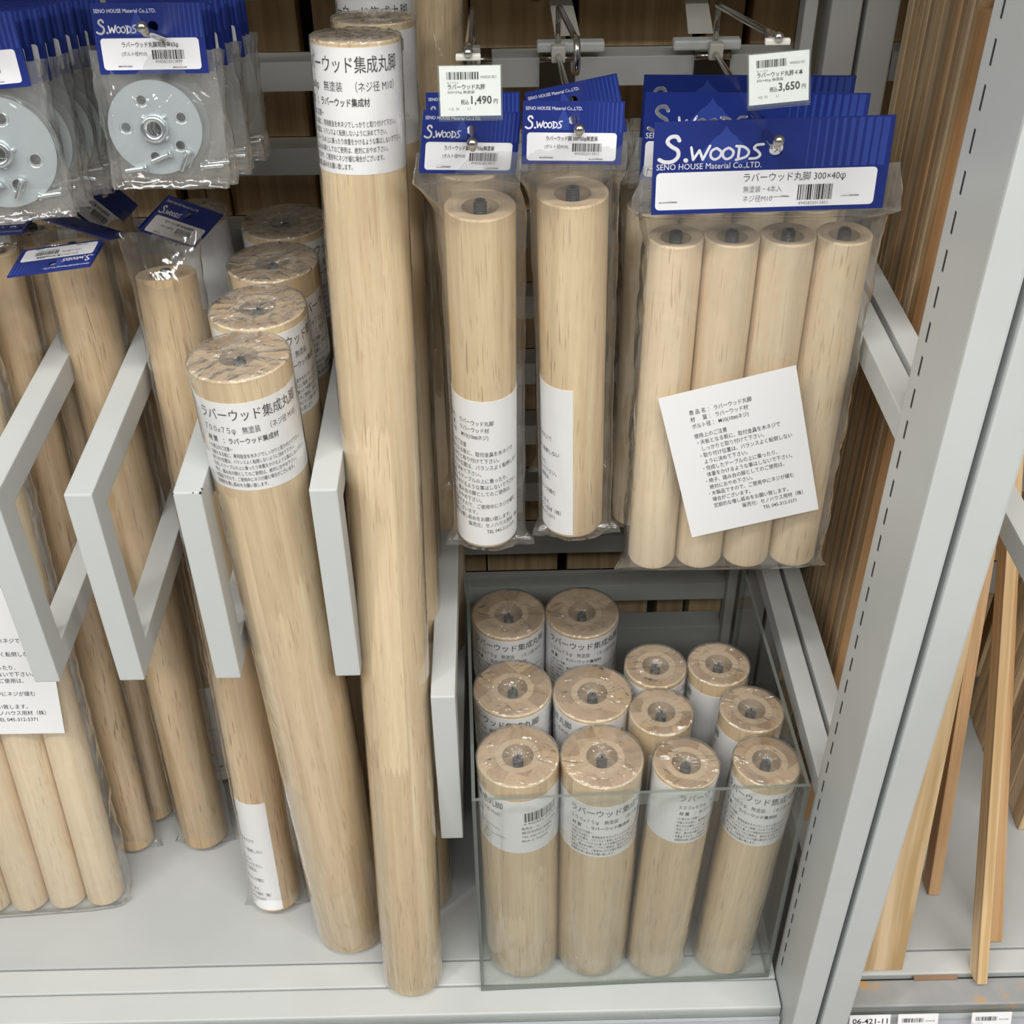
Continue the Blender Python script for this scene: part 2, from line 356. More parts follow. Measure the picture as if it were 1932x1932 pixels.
# ---- header cards (folded blue card, origin at the middle of the top fold, front towards -y)
def header_card(w, h, spread=0.0011, hole=(0.0, -0.0115, 0.0032), sag=0.0, kind='small', lines=()):
    mb = MB(); t = 0.0003
    out = [(-w / 2, 0), (-w / 2, -h), (w / 2, -h), (w / 2, 0)]; hc = circ(hole[0], hole[1], hole[2])
    g = fill2d(out, [hc], t)
    def lean(z): return spread * (-z / h)
    fr = lambda p: Vector((p.x, -t - lean(p.y) - p.z - sag * math.cos(PI * p.x / w) * (p.y / h), p.y))
    bk = lambda p: Vector((p.x, t + lean(p.y) + p.z, p.y))
    mb.add(g[0], g[1], 'blue', False, fr); mb.add(g[0], g[1], 'blue', False, bk)
    mb.box((-w / 2, -0.0006, -0.0004), (w / 2, 0.0006, 0.0004), 'blue')
    sh = Sheet(); sc = w / 0.065
    if kind == 'small':
        x = 0.16 * w
        for k in range(8):
            bw = (0.0002 + 0.00016 * k) * sc; sh.poly([(x, -h * 0.48), (x + bw, -h * 0.48), (x + bw, -0.0003), (x, -0.0003)], 'blue_light', 0.00005); x += 0.0028 * sc
        sh.poly([(-0.22 * w, -0.44 * h), (-0.04 * w, -0.44 * h), (-0.04 * w, -0.28 * h), (-0.10 * w, -0.10 * h), (-0.15 * w, -0.28 * h)], 'blue_light', 0.00004)
        sh.text('SENO HOUSE Material Co.,LTD.', -w * 0.475, -h * 0.125, 0.0031 * sc, 'white_print', 0.0, width=0.56 * w)
        brush(sh, -w * 0.475, -h * 0.42, 0.0073 * sc, 0.0078 * sc)
        sh.geo(fill2d(rrect(-w * 0.455, -h * 0.94, w * 0.44, -h * 0.485, 0.0022)), 'white_print', 0.00008) if False else sh.poly(rrect(-w * 0.455, -h * 0.94, w * 0.44, -h * 0.485, 0.0022), 'white_print', 0.00008)
        sh.text(lines[0], -w * 0.27, -h * 0.61, 0.0034 * sc, 'ink', 0.012, width=0.52 * w, lift=0.00018)
        sh.text('(ボルト径M10)', -w * 0.28, -h * 0.735, 0.0029 * sc, 'ink', 0.0, width=0.235 * w, lift=0.00018)
        sh.bars(0.0 * w, -h * 0.79, 0.29 * w, -h * 0.655, hash(lines[1]) % 997 if False else 41, 'ink', 0.00018)
        sh.text(lines[1], 0.02 * w, -h * 0.845, 0.0026 * sc, 'ink_grey', 0.0, width=0.25 * w, lift=0.00018)
        st = ((-0.26, -0.885), (0.24, -0.905))
    else:
        x = 0.145 * w
        for k in range(10):
            bw = 0.0007 + 0.00042 * k; sh.poly([(x, -h * 0.515), (x + bw, -h * 0.515), (x + bw + 0.0006, -0.0003), (x + 0.0006, -0.0003)], 'blue_light', 0.00005); x += 0.0053
        r = random.Random(3); jag = []
        for k in range(15): jag.append((-0.047 + 0.031 * k / 14, -0.0195 + 0.016 * (1 - abs(k - 7) / 7) + r.uniform(-.0009, .0009)))
        sh.poly([(-0.047, -0.028)] + jag + [(-0.016, -0.028)], 'blue_light', 0.00004)
        brush(sh, -0.0755, -0.0262, 0.0212, 0.0172)
        sh.text('SENO HOUSE Material Co.,LTD.', -0.0765, -0.0312, 0.0056, 'white_print', 0.0, width=0.070)
        sh.poly(rrect(-w * 0.485, -h * 0.95, w * 0.455, -h * 0.535, 0.003), 'white_print', 0.00008)
        sh.text('ラバーウッド丸脚 300×40φ', -0.0185, -0.0405, 0.0066, 'ink', 0.0, width=0.069, lift=0.00018)
        sh.text('無塗装・4本入', -0.0175, -0.0480, 0.0049, 'ink_grey', 0.0, width=0.026, lift=0.00018)
        sh.text('ネジ径M10', -0.0175, -0.0545, 0.0049, 'ink_grey', 0.0, width=0.020, lift=0.00018)
        sh.bars(0.0195, -0.0545, 0.0435, -0.0438, 5, 'ink', 0.00018)
        sh.text('4945822013851', 0.0205, -0.0578, 0.0031, 'ink_grey', 0.0, width=0.020, lift=0.00018)
        st = ((-0.43, -0.86), (0.05, -0.83), (0.35, -0.84))
    sh.into(mb, lambda p: Vector((p.x, -2 * t - lean(p.y) - p.z - sag * math.cos(PI * p.x / w) * (p.y / h), p.y)))
    sts = []
    for fx, fz in st:
        z = fz * h; yy = -2 * t - lean(z) - 0.0004 - sag * math.cos(PI * fx) * (z / h); sb = MB(); L = 0.0055 * (1.1 if kind != 'small' else 0.8)
        sb.tube([(fx * w - L, yy + 0.0004, z - 0.0003), (fx * w - L, yy, z), (fx * w, yy - 0.0001, z + 0.0003), (fx * w + L, yy, z), (fx * w + L, yy + 0.0004, z - 0.0002)], 0.0003, 'chrome', 6)
        sts.append(sb.mesh('staple'))
    return mb.mesh('header_card'), sts
CARD_LEG = header_card(0.065, 0.040, lines=('ラバーウッド脚 300*50φ無塗装', '4945822013813'))
CARD_LEG7 = header_card(0.065, 0.040, lines=('ラバーウッド脚 700*50φ無塗装', '4945822013837'))
CARD_DISC = header_card(0.0715, 0.0435, hole=(0.003, -0.014, 0.0034), lines=('ラバーウッド丸脚用座金63φ', '4945822013899'))
CARD_DISC75 = header_card(0.082, 0.047, hole=(0.003, -0.015, 0.0034), lines=('ラバーウッド丸脚用座金75φ', '4945822013905'))
CARD_BIG = header_card(0.157, 0.062, spread=0.002, hole=(0.0025, -0.0195, 0.0048), kind='big')
def put_card(card, parent, mw=None):
    c = part('header_card', card[0], parent, mw)
    for s in card[1]: part('staple', s, c)
    return c

# ---- paper labels wrapped on a leg (u along the girth in metres from the seam, v up)
NOTE = ['・天板となる板に、専用座金を木ネジでしっかりと取り付けて下さい。', '・取り付け位置は、バランスよく転倒しないように決めて下さい。',
        '・完成したテーブルの上に乗ったり体重をかけるような事はしないで下さい。', '・椅子、踏み台の脚としてのご使用は、絶対におやめ下さい。',
        '・木製品ですので、ご使用中にネジが緩む場合がございます。', '　定期的な増し締めをお願い致します。']
def wrap_label(R, z0, hgt, size_line, full=350, lift=0.0003):
    sh = Sheet(); L = math.radians(full) * R; k = hgt / 0.077; bs = R / 0.0375 * 0.25 + 0.75
    m0 = L * 0.5 - 0.042 * bs; W_ = 0.084 * bs
    sh.text('ラバーウッド集成丸脚', m0, hgt - 0.0140 * k, 0.0108 * k, 'ink', 0.004, width=W_)
    sh.text(size_line + '　無塗装　（ネジ径 M10）', m0 + 0.001, hgt - 0.0255 * k, 0.0066 * k, 'ink', 0.0, width=W_ * 0.95)
    sh.text('材 質　：ラバーウッド集成材', m0 + 0.003, hgt - 0.0345 * k, 0.0056 * k, 'ink', 0.016, width=W_ * 0.68)
    sh.text('ー使用上のご注意ー', m0 + 0.001, hgt - 0.0415 * k, 0.0042 * k, 'ink', 0.008, width=W_ * 0.27)
    for i, (ln, fw) in enumerate(zip(NOTE, (0.96, 0.86, 1.03, 0.86, 0.82, 0.54))):
        sh.text(ln, m0, hgt - (0.0472 + 0.0053 * i) * k, 0.0042 * k, 'ink', 0.004, width=W_ * fw)
    b0 = m0 + W_ + 0.020 * bs
    if b0 + 0.045 < L:
        sh.bars(b0, hgt - 0.030 * k, b0 + 0.036 * bs, hgt - 0.017 * k, 11)
        sh.text('4 945822 016426', b0 - 0.001, hgt - 0.0345 * k, 0.0042 * k, 'ink', 0.0, width=0.037 * bs)
        for i, ln in enumerate(('販売元：セノハウス用材（株）', '横浜市西区浅間町 1-13-2', 'TEL 045-312-5371', 'Made in Thailand')):
            sh.text(ln, b0 - 0.003, hgt - (0.0415 + 0.0062 * i) * k, 0.0045 * k, 'ink_grey', 0.004, width=(0.046, 0.044, 0.031, 0.026)[i] * bs)
    return wrap_mesh(sh, R, z0, L, hgt, lift)
def sheet_print(w, h):
    sh = Sheet(); s = h / 0.118
    rows = [('商 品 名 ： ラバーウッド丸脚', 0), ('材　  質 ： ラバーウッド材', 0), ('ボルト径 ： M10(10㎜ネジ)', 0), ('', 0), ('使用上のご注意', 0), ('・天板となる板に、取付金具を木ネジで', 0), ('しっかりと取り付けて下さい。', 1),
            ('・取り付け位置は、バランスよく転倒しない', 0), ('ように決めて下さい。', 1), ('・完成したテーブルの上に乗ったり、', 0), ('体重をかけるような事はしないで下さい。', 1), ('・椅子、踏み台の脚としてのご使用は、', 0),
            ('絶対におやめ下さい。', 1), ('・木製品ですので、ご使用中にネジが緩む', 0), ('場合がございます。', 1), ('定期的な増し締めをお願い致します。', 1), ('販売元：セノハウス用材（株）', 8), ('TEL 045-312-5371', 13)]
    y = h - 0.018 * s
    for tx, ind in rows:
        if tx: sh.text(tx, (0.020 + 0.0032 * ind) * w / 0.105, y, 0.0042 * s, 'ink', 0.004, width=text_w(tx) * 0.0037 * w / 0.105)
        y -= (0.0026 if tx == '' else 0.0054) * s
    return sh
def text_w(tx):
    vs, _ = text_geo(tx, 1.0, 0.004); return max(v[0] for v in vs)
def wrap_mesh(sh, R, z0, L, hgt, lift):
    """paper of length L centred on the front (-y) of the leg"""
    mb = MB(); n = max(12, int(L / R / 0.13))
    ang = lambda u: -PI / 2 + (u - L / 2) / R
    vo, vi = [], []
    for i in range(n + 1):
        a = ang(L * i / n)
        for z in (z0, z0 + hgt):
            vo.append(((R + lift) * math.cos(a), (R + lift) * math.sin(a), z)); vi.append(((R + 0.00005) * math.cos(a), (R + 0.00005) * math.sin(a), z))
    mb.add(vo, [(2 * i, 2 * i + 2, 2 * i + 3, 2 * i + 1) for i in range(n)], 'paper', True)
    e = []
    for i in range(n): e += [(2 * i, len(vo) + 2 * i, len(vo) + 2 * i + 2, 2 * i + 2), (2 * i + 1, 2 * i + 3, len(vo) + 2 * i + 3, len(vo) + 2 * i + 1)]
    e += [(0, 1, len(vo) + 1, len(vo)), (2 * n, len(vo) + 2 * n, len(vo) + 2 * n + 1, 2 * n + 1)]
    mb.add(vo + vi, e, 'paper', False)
    sh.into(mb, lambda p: Vector(((R + lift + p.z) * math.cos(ang(p.x)), (R + lift + p.z) * math.sin(ang(p.x)), z0 + p.y)))
    return mb.mesh('paper_label')

# ------------------------------------------------------------------ legs
def shaft_mesh(R, L, hole, glued, sd=None):
    e = 'end_glued' if glued else 'end'; sd = sd or ('shaft_glued' if glued else 'shaft'); rg = 'ring'
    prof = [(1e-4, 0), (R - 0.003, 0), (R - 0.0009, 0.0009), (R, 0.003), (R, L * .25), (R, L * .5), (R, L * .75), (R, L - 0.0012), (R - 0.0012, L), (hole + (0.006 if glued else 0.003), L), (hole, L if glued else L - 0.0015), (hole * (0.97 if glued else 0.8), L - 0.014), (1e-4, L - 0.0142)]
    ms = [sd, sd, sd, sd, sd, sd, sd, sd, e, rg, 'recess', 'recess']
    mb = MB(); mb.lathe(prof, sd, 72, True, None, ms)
    me = mb.mesh('shaft')
    bm = bmesh.new(); bm.from_mesh(me)
    for ed in bm.edges:
        if len(ed.link_faces) == 2 and ed.calc_face_angle(0) > 0.6: ed.smooth = False
    bm.to_mesh(me); bm.free()
    return me
def bolt_mesh(L, up):
    mb = MB(); prof = []; z = L - 0.0142
    while z < L + up - 0.001: prof += [(0.0049, z), (0.0043, z + 0.0007)]; z += 0.0014
    prof += [(0.0040, L + up), (0.0026, L + up), (0.0025, L + up - 0.003), (1e-4, L + up - 0.003)]
    mb.lathe(prof, 'bolt', 20, False); return mb.mesh('bolt')
def shrink_mesh(R, L, seed):
    mb = MB(); n = 96; o = 0.0010; rows = []
    zs = [-0.0003] + [L * k / 30 for k in range(1, 30)] + [L - 0.001]
    def nz(a, b, c, k=1.0): return noise.noise(Vector((a * k, b * k, c * k + seed * 3.7)))
    vs = []
    for z in zs:
        for k in range(n):
            a = 2 * PI * k / n; w = max(0, nz(math.cos(a) * 3, math.sin(a) * 3, z * 14)) * 0.0009
            vs.append(((R + o + w) * math.cos(a), (R + o + w) * math.sin(a), z))
    caps = [(1.0, 0.0008), (0.93, 0.0012), (0.8, 0.0011), (0.66, 0.0010), (0.52, 0.0009), (0.38, 0.0006), (0.24, 0.0), (0.10, -0.0012), (0.02, -0.0016)]
    for f, dz in caps:
        for k in range(n):
            a = 2 * PI * k / n
            w = abs(nz(math.cos(a) * 4, math.sin(a) * 4, f * 3)) * 0.0016 + abs(nz(math.cos(a) * 11, math.sin(a) * 11, f * 2 + 5)) * 0.0012
            vs.append(((R + o * 0.8) * f * math.cos(a), (R + o * 0.8) * f * math.sin(a), L + dz + w * (0.3 if f > .95 else 1)))
    nr = len(zs) + len(caps)
    for i in range(nr - 1):
        m = 'shrink' if i < len(zs) - 1 else 'shrink_top'
        mb.add([], [], m)
    mb.v = vs; a0, a1 = mb.slot('shrink'), mb.slot('shrink_top')
    for i in range(nr - 1):
        for k in range(n):
            mb.f.append((i * n + k, i * n + (k + 1) % n, (i + 1) * n + (k + 1) % n, (i + 1) * n + k)); mb.mi.append(a0 if i < len(zs) - 1 else a1); mb.sm.append(True)
    return mb.mesh('shrink_wrap')
_mc = {}
def cached(key, fn):
    if key not in _mc: _mc[key] = fn()
    return _mc[key]
def glued_leg(R, L, line, lab_h, lab_gap, B, Tp, spin, label, group, seed=0):
    """shrink-wrapped glued leg with a printed paper band; B and Tp are the ends of its axis"""
    t = thing('wooden_dowel', label, 'table leg', axis_frame(B, Tp, spin), group)
    hole = 0.0145 if R > 0.033 else 0.0132
    sh = part('shaft', cached(('s', R, L), lambda: shaft_mesh(R, L, hole, True)), t)
    part('bolt', cached(('b', L), lambda: bolt_mesh(L, -0.002)), sh)
    part('paper_label', cached(('l', R, L, lab_gap), lambda: wrap_label(R, L - lab_gap - lab_h, lab_h, line)), t)
    part('shrink_wrap', cached(('w', R, L, seed % 3), lambda: shrink_mesh(R, L, seed % 3)), t)
    return t

def tube_bag(rows, mat, seed=0, n=64, amp=0.0012):
    """open film tube: rows of (z, cx, cy, half_width, half_depth, squareness)"""
    mb = MB(); vs = []
    rr = []
    for i in range(len(rows) - 1):
        k = max(1, int(abs(rows[i + 1][0] - rows[i][0]) / 0.006))
        for j in range(k): rr.append([a + (b - a) * j / k for a, b in zip(rows[i], rows[i + 1])])
    rr.append(list(rows[-1]))
    for z, cx, cy, hw, hd, q in rr:
        for k in range(n):
            a = 2 * PI * k / n; c, s_ = math.cos(a), math.sin(a)
            x = math.copysign(abs(c) ** q, c) * hw; y = math.copysign(abs(s_) ** q, s_) * hd
            w = noise.noise(Vector((c * 2.6, s_ * 2.6 + seed * 5.1, z * 26))) * amp + noise.noise(Vector((c * 6, s_ * 6 + seed, z * 60))) * amp * .5
            f = 1 + abs(w) / max(hd, 0.012)
            vs.append((cx + x * f, cy + y * f + (w * 0.6 if hd < 0.01 else 0), z + noise.noise(Vector((c * 3, seed, 1))) * 0.002))
    m = len(rr)
    fs = [(i * n + k, (i + 1) * n + k, (i + 1) * n + (k + 1) % n, i * n + (k + 1) % n) for i in range(m - 1) for k in range(n)]
    mb.add(vs, fs, mat, True); return mb.mesh('bag')
def bagged_leg(name, R, L, B, Tp, spin, label, group, card=None, card_mw=None, sheet=True, seed=0, bag_top=None, sheet_spin=0.0):
    """single leg in a loose clear bag, with an instruction sheet round its foot"""
    t = thing(name, label, 'table leg', axis_frame(B, Tp, 0), group)
    sh = part('shaft', cached(('sb', R, L), lambda: shaft_mesh(R, L, R * 0.55, False, 'shaft_brown')), t, RZ(spin))
    part('bolt', cached(('bb', L), lambda: bolt_mesh(L, 0.003)), sh)
    if sheet: part('paper_label', cached(('sheet', R), lambda: wrap_mesh(sheet_print(0.103, 0.146), R, 0.004, 0.103, 0.146, 0.0004)), t, RZ(sheet_spin))
    bt = bag_top if bag_top else L + 0.03
    rows = [(bt, 0, 0, 0.034, 0.0012, 0.75), (L + 0.012, 0, 0, R + 0.006, R * 0.7, 0.9), (L - 0.01, 0.001, 0, R + 0.004, R + 0.001, 1.0), (L * 0.5, 0.002, 0, R + 0.005, R + 0.001, 1.0),
            (0.02, 0.001, 0, R + 0.004, R + 0.001, 1.0), (-0.001, 0, 0, R + 0.006, R * 0.55, 0.9), (-0.007, 0, -0.004, R + 0.009, 0.0012, 0.8)]
    part('bag', tube_bag(rows, 'bag', seed), t)
    if card: put_card(card, t, (t.matrix_world.inverted() @ card_mw) if card_mw is not None else None)
    return t

# ================================================================== the setting
st = part('wall_back', MB().box((-1.6, 1.24, -0.2), (1.9, 1.27, 1.6), 'dark')); st['kind'] = 'structure'
st = part('floor', MB().box((-4, -3.5, -0.22), (4, 1.6, -0.2), 'floor')); st['kind'] = 'structure'

# ------------------------------------------------------------------ shelving bays
RAILS = [0.8083 + 0.0767 * k for k in range(6, 0, -1)] + [0.8083 - 0.0767 * k for k in range(0, 9)]
def rail_mesh(x0, x1, zc, h=0.0252):
    mb = MB(); y = 1.062
    mb.box((x0, y, zc - h / 2), (x1, y + 0.002, zc + h / 2), 'steel_shaded', 0.0006)
    mb.box((x0, y + 0.002, zc + h / 2 - 0.002), (x1, y + 0.012, zc + h / 2), 'steel_shaded')
    mb.box((x0, y + 0.012, zc + h / 2 - 0.006), (x1, y + 0.016, zc + h / 2 - 0.001), 'steel_shaded')
    mb.box((x0, y + 0.016, zc + h / 2 - 0.003), (x1, y + 0.032, zc + h / 2 - 0.001), 'steel_shaded')
    mb.box((x0, y + 0.030, zc - h / 2), (x1, y + 0.032, zc + h / 2 - 0.001), 'steel_shaded')
    return mb
def front_post(x0, x1, slots):
    mb = MB(); y0, y1 = 0.615, 0.691
    mb.box((x0, y0, -0.2), (x1, y1, 1.6), 'steel', 0.0022)
    if slots:
        z = 0.0305
        while z < 1.5: mb.box((x0 - 0.0002, 0.6738, z), (x0 + 0.0005, 0.6762, z + 0.0145), 'slot'); z += 0.0252
    return mb
bay = thing('shelving_unit', 'grey steel shelving bay holding the round table legs, hooks and clear bin', 'shelving', T(0, 0, 0))
mb = MB(); mb.box((-1.15, 0.7078, -0.03), (0.2735, 1.10, 0.0), 'deck', 0.0012); part('deck', mb, bay)
mb = MB(); mb.box((-1.15, 0.6788, -0.03), (0.2735, 0.7062, 0.0), 'steel', 0.0016); mb.box((-1.15, 0.675, -0.032), (0.2735, 0.71, -0.008), 'slot'); part('deck_strip', mb, bay)
mb = MB(); mb.box((-1.15, 0.6465, -0.03), (0.2735, 0.6774, 0.0), 'steel', 0.0018); part('front_lip', mb, bay)
mb = MB(); mb.box((-1.15, 0.6385, -0.012), (0.2725, 0.6455, -0.0035), 'clear_hard', 0.001); mb.box((-1.15, 0.6400, -0.055), (0.2725, 0.6440, -0.012), 'rail_cover', 0.001); part('price_rail', mb, bay)
part('front_post', front_post(0.275, 0.2985, True), bay)
mb = MB(); mb.box((0.2815, 1.045, -0.2), (0.3075, 1.10, 1.6), 'steel_shaded', 0.002); mb.box((0.2605, 1.05, -0.2), (0.2715, 1.07, 1.6), 'steel_shaded', 0.001); part('back_post', mb, bay)
for zt in (0.690, 0.297):
    part('side_beam', MB().box((0.2785, 0.690, zt - 0.0225), (0.2978, 1.046, zt), 'steel', 0.001), bay)
for z in RAILS: part('back_rail', rail_mesh(-1.15, 0.262, z), bay)
part('bottom_rail', MB().box((-1.15, 1.062, 0.03), (0.262, 1.09, 0.137), 'steel_shaded', 0.001), bay)
for bx, lean_ in ((0.0655, -0.020), (0.1820, -0.020)):   # white brackets clipped over the top rail
    mb = MB(); mb.box((bx - 0.029, 1.052, 0.828), (bx + 0.029, 1.064, 0.8365), 'steel', 0.002)
    for dx in (0,):
        a = [(bx - 0.012 + lean_ * 0, 1.085, 0.832), (bx + 0.010, 1.085, 0.832), (bx - 0.008, 1.085, 0.90), (bx - 0.024, 1.085, 0.90)]
        vs = a + [(p[0], p[1] + 0.004, p[2]) for p in a]
        mb.add(vs, [(0, 1, 2, 3), (7, 6, 5, 4), (0, 4, 5, 1), (1, 5, 6, 2), (2, 6, 7, 3), (3, 7, 4, 0)], 'plastic_white')
    part('rail_bracket', mb, bay)
part('added_shade_shelf', MB().box((-1.15, 0.66, 1.15), (0.2735, 1.04, 1.175), 'steel', 0.002), bay)  # unseen shelf above the view, added to put the back rails in shade
bay2 = thing('shelving_unit', 'neighbouring grey steel shelving bay on the right holding loose lumber', 'shelving', T(0, 0, 0))
mb = MB(); mb.box((0.332, 0.7078, -0.03), (1.5, 1.10, 0.0), 'deck', 0.0012); part('deck', mb, bay2)
mb = MB(); mb.box((0.332, 0.6795, -0.03), (1.5, 0.7060, 0.0), 'steel', 0.0016); mb.box((0.332, 0.672, -0.032), (1.5, 0.71, -0.008), 'slot'); part('deck_strip', mb, bay2)
mb = MB(); mb.box((0.332, 0.6465, -0.03), (1.5, 0.6755, -0.003), 'old_lip', 0.0018); mb.box((0.417, 0.6735, -0.0045), (0.462, 0.679, -0.0012), 'cord'); part('front_lip', mb, bay2)
mb = MB(); mb.box((0.332, 0.6360, -0.014), (1.5, 0.6455, -0.003), 'clear_hard', 0.001); mb.box((0.332, 0.6385, -0.060), (1.5, 0.6440, -0.014), 'rail_cover', 0.001); part('price_rail', mb, bay2)
part('front_post', front_post(0.3035, 0.330, False), bay2)
part('back_post', MB().box((0.3115, 1.045, -0.2), (0.339, 1.10, 1.6), 'steel_shaded', 0.002), bay2)
for zt in (0.690, 0.297):
    part('side_beam', MB().box((0.3025, 0.690, zt - 0.0225), (0.3205, 1.046, zt), 'steel', 0.001), bay2)
for z in RAILS: part('back_rail', rail_mesh(0.345, 1.5, z), bay2)

part('added_shade_shelf', MB().box((0.332, 0.66, 1.15), (1.5, 1.04, 1.175), 'steel', 0.002), bay2)  # matching unseen shelf, added to keep light off the back of this bay
# ------------------------------------------------------------------ boards stored behind the rails
def board(name, mat, x0, y0, z0, w, d, h, label, group=None, mw=None, cat='board', knots=()):
    mb = MB(); mb.box((-w / 2, -d / 2, 0), (w / 2, d / 2, h), mat, 0.0008)
    for kx, kz in knots:
        for rr, mm, yy in ((0.0075, 'knot_rim', 0.0001), (0.0048, 'knot', 0.0002)):
            mb.add([(kx + rr * 1.25 * math.cos(a * PI / 10), -d / 2 - yy, kz + rr * math.sin(a * PI / 10)) for a in range(20)], [tuple(range(20))], mm)
    o = part(name, mb); o.matrix_world = mw if mw is not None else T(x0 + w / 2, y0 + d / 2, z0)
    return tag(o, label, cat, group)
BG = 'upright boards behind the back rails'
back = [(-0.80, -0.70, 0), (-0.69, -0.60, 0), (-0.59, -0.52, 0), (-0.515, -0.45, 0), (-0.445, -0.376, 0), (-0.374, -0.3145, 0), (-0.3035, -0.286, 0), (-0.285, -0.2635, 0), (-0.262, -0.178, 0.006),
        (-0.1625, -0.100, 0), (-0.098, -0.0225, 0), (-0.0205, 0.0655, 0), (0.0775, 0.1800, -0.006), (0.1935, 0.2265, 0), (0.2345, 0.275, 0)]
BL = {8: 'wide pine board behind the rails between the disc packs and the tall leg', 11: 'knotty pine board behind the rails above the left price tag', 12: 'wide pine board behind the rails between the wire hooks',
      13: 'narrow pine board behind the rails left of the large price tag', 14: 'pine board behind the rails beside the back post', 10: 'pine board behind the rails right of the tall leg'}
for i, (a, b, dy) in enumerate(back):
    board('pine_board', 'pine', a * 1.044, 1.18 + dy, -0.1, (b - a) * 1.044, 0.03, 1.5, BL.get(i, 'upright pine board standing behind the grey back rails at the left'), BG if i not in BL else None, knots={11: [(0.0165, 0.942)], 12: [(0.032, 0.965)]}.get(i, ()))
for i in range(7):
    a = 0.36 + i * 0.10; board('pine_board', 'pine', a, 1.18, -0.1, 0.09, 0.03, 1.5, 'upright pine board behind the back rails of the lumber bay', 'boards behind the lumber bay')

# lumber in the right bay
y = 0.876
o = board('lumber_board', 'cedar', 0.3415, y, 0.001, 0.072, 0.009, 0.907, 'front orange board of the lumber stack beside the slotted post')
y += 0.0098; k = 0
while y < 1.035:
    d = rnd.choice((0.0045, 0.006, 0.0075, 0.009)); jx = rnd.uniform(-0.0012, 0.0015)
    board('lumber_board', rnd.choice(('lumber', 'lumber', 'hemlock', 'shaft', 'cedar', 'lumber')), 0.3415 + jx, y, 0.001, 0.07, d, 1.02 + rnd.uniform(-.03, .03), 'thin board standing edge-on in the stack behind the slotted post', 'thin boards stacked edge-on behind the slotted post'); y += d + 0.0002; k += 1
def lean_board(name, mat, pts, w, d, L, label, group=None):
    """pts: foot (front-left corner) and direction of lean per metre of height (dx, dy)"""
    (x, yy, z), (dx, dy) = pts
    up = Vector((dx, dy, 1)).normalized(); X = Vector((1, 0, 0)); X = (X - up * X.dot(up)).normalized(); Y = up.cross(X)
    m = Matrix((X, Y, up)).transposed().to_4x4(); m.translation = Vector((x, yy, z)) + X * w / 2 + Y * d / 2
    return board(name, mat, 0, 0, 0, w, d, L, label, group, m)
lean_board('lumber_board', 'hemlock', ((0.3455, 0.6835, 0.001), (-0.010, 0.145)), 0.061, 0.011, 0.985, 'wide pale board leaning beside the double upright')
lean_board('lumber_board', 'lumber', ((0.372, 0.7160, 0.0015), (-0.010, 0.150)), 0.045, 0.010, 0.975, 'board hidden almost wholly behind the wide pale board')
lean_board('lumber_board', 'cedar', ((0.4585, 0.7710, 0.003), (-0.030, 0.19)), 0.0125, 0.020, 1.0, 'reddish square batten standing behind the wide pale board')
lean_board('lumber_board', 'hemlock', ((0.4770, 0.6628, 0.006), (0.0, 0.50)), 0.0105, 0.022, 0.86, 'pale batten leaning back with its foot on the scuffed front lip')
lean_board('lumber_board', 'cedar', ((0.5060, 0.7125, 0.003), (-0.012, 0.545)), 0.0145, 0.012, 0.80, 'orange batten leaning just right of the pale batten')
y = 0.856
for k in range(14):
    d = rnd.choice((0.010, 0.012, 0.014)); board('lumber_board', rnd.choice(('lumber', 'hemlock', 'pine')), 0.586 + rnd.uniform(-.002, .003), y, 0.001, 0.08, d, 0.95 + rnd.uniform(-.08, .1), 'board in the upright stack at the right edge of the picture', 'boards stacked at the right edge'); y += d + 0.001

# ------------------------------------------------------------------ steel dividers
def divider(x, ztop, label, y0=0.725, ends=1.062, chips=()):
    mb = MB(); w, a, H = 0.0215, 0.026, 0.2
    prof = [(0, 0), (ends - y0, 0), (ends - y0, -a), (a, -a), (a, -H + a), (ends - y0, -H + a), (ends - y0, -H), (0, -H)]
    bm = bmesh.new(); v0 = [bm.verts.new((0, p[0], p[1])) for p in prof]; f = bm.faces.new(v0)
    r = bmesh.ops.extrude_face_region(bm, geom=[f])
    bmesh.ops.translate(bm, verts=[q for q in r['geom'] if isinstance(q, bmesh.types.BMVert)], vec=(w, 0, 0))
    bmesh.ops.recalc_face_normals(bm, faces=bm.faces)
    bmesh.ops.bevel(bm, geom=[e for e in bm.edges], offset=0.0014, segments=2, affect='EDGES', profile=0.6)
    bm.verts.index_update()
    mb.add([v.co.copy() for v in bm.verts], [[v.index for v in q.verts] for q in bm.faces], 'steel'); bm.free()
    for cx, cy, cz, r_ in chips:   # bare spots where the paint is knocked off
        mb.ball((cx, cy, cz), r_, 'slot', None, 8)
    t = thing('rack_divider', label, 'divider', T(x, y0, ztop))
    part('loop', mb, t)
    hk = MB(); hk.box((0.002, ends - y0 - 0.004, -0.030), (w - 0.002, ends - y0 - 0.0005, 0.004), 'steel', 0.0005); part('hook_plate', hk, t)
    return t
divider(-0.4020, 0.613, 'leftmost grey steel loop divider among the long legs')
divider(-0.3300, 0.613, 'grey steel loop divider left of the bagged leg with blue card')
divider(-0.2482, 0.613, 'grey steel divider with chipped paint left of the thick leaning legs', chips=((0.0208, 0.0006, -0.0008, 0.0011), (0.0212, 0.0050, -0.0006, 0.0009), (0.0155, 0.0004, -0.0004, 0.0006), (0.0004, 0.0005, -0.0008, 0.0007)))
divider(-0.1460, 0.613, 'grey steel divider between the thick leaning legs and the tall legs')
divider(-0.0665, 0.3845, 'low grey steel divider right of the tall leg beside the clear bin')
arm = thing('support_arm', 'grey steel arm running forward across the right lumber bay', 'shelf arm', T(0.3725, 0.40, 0.602))
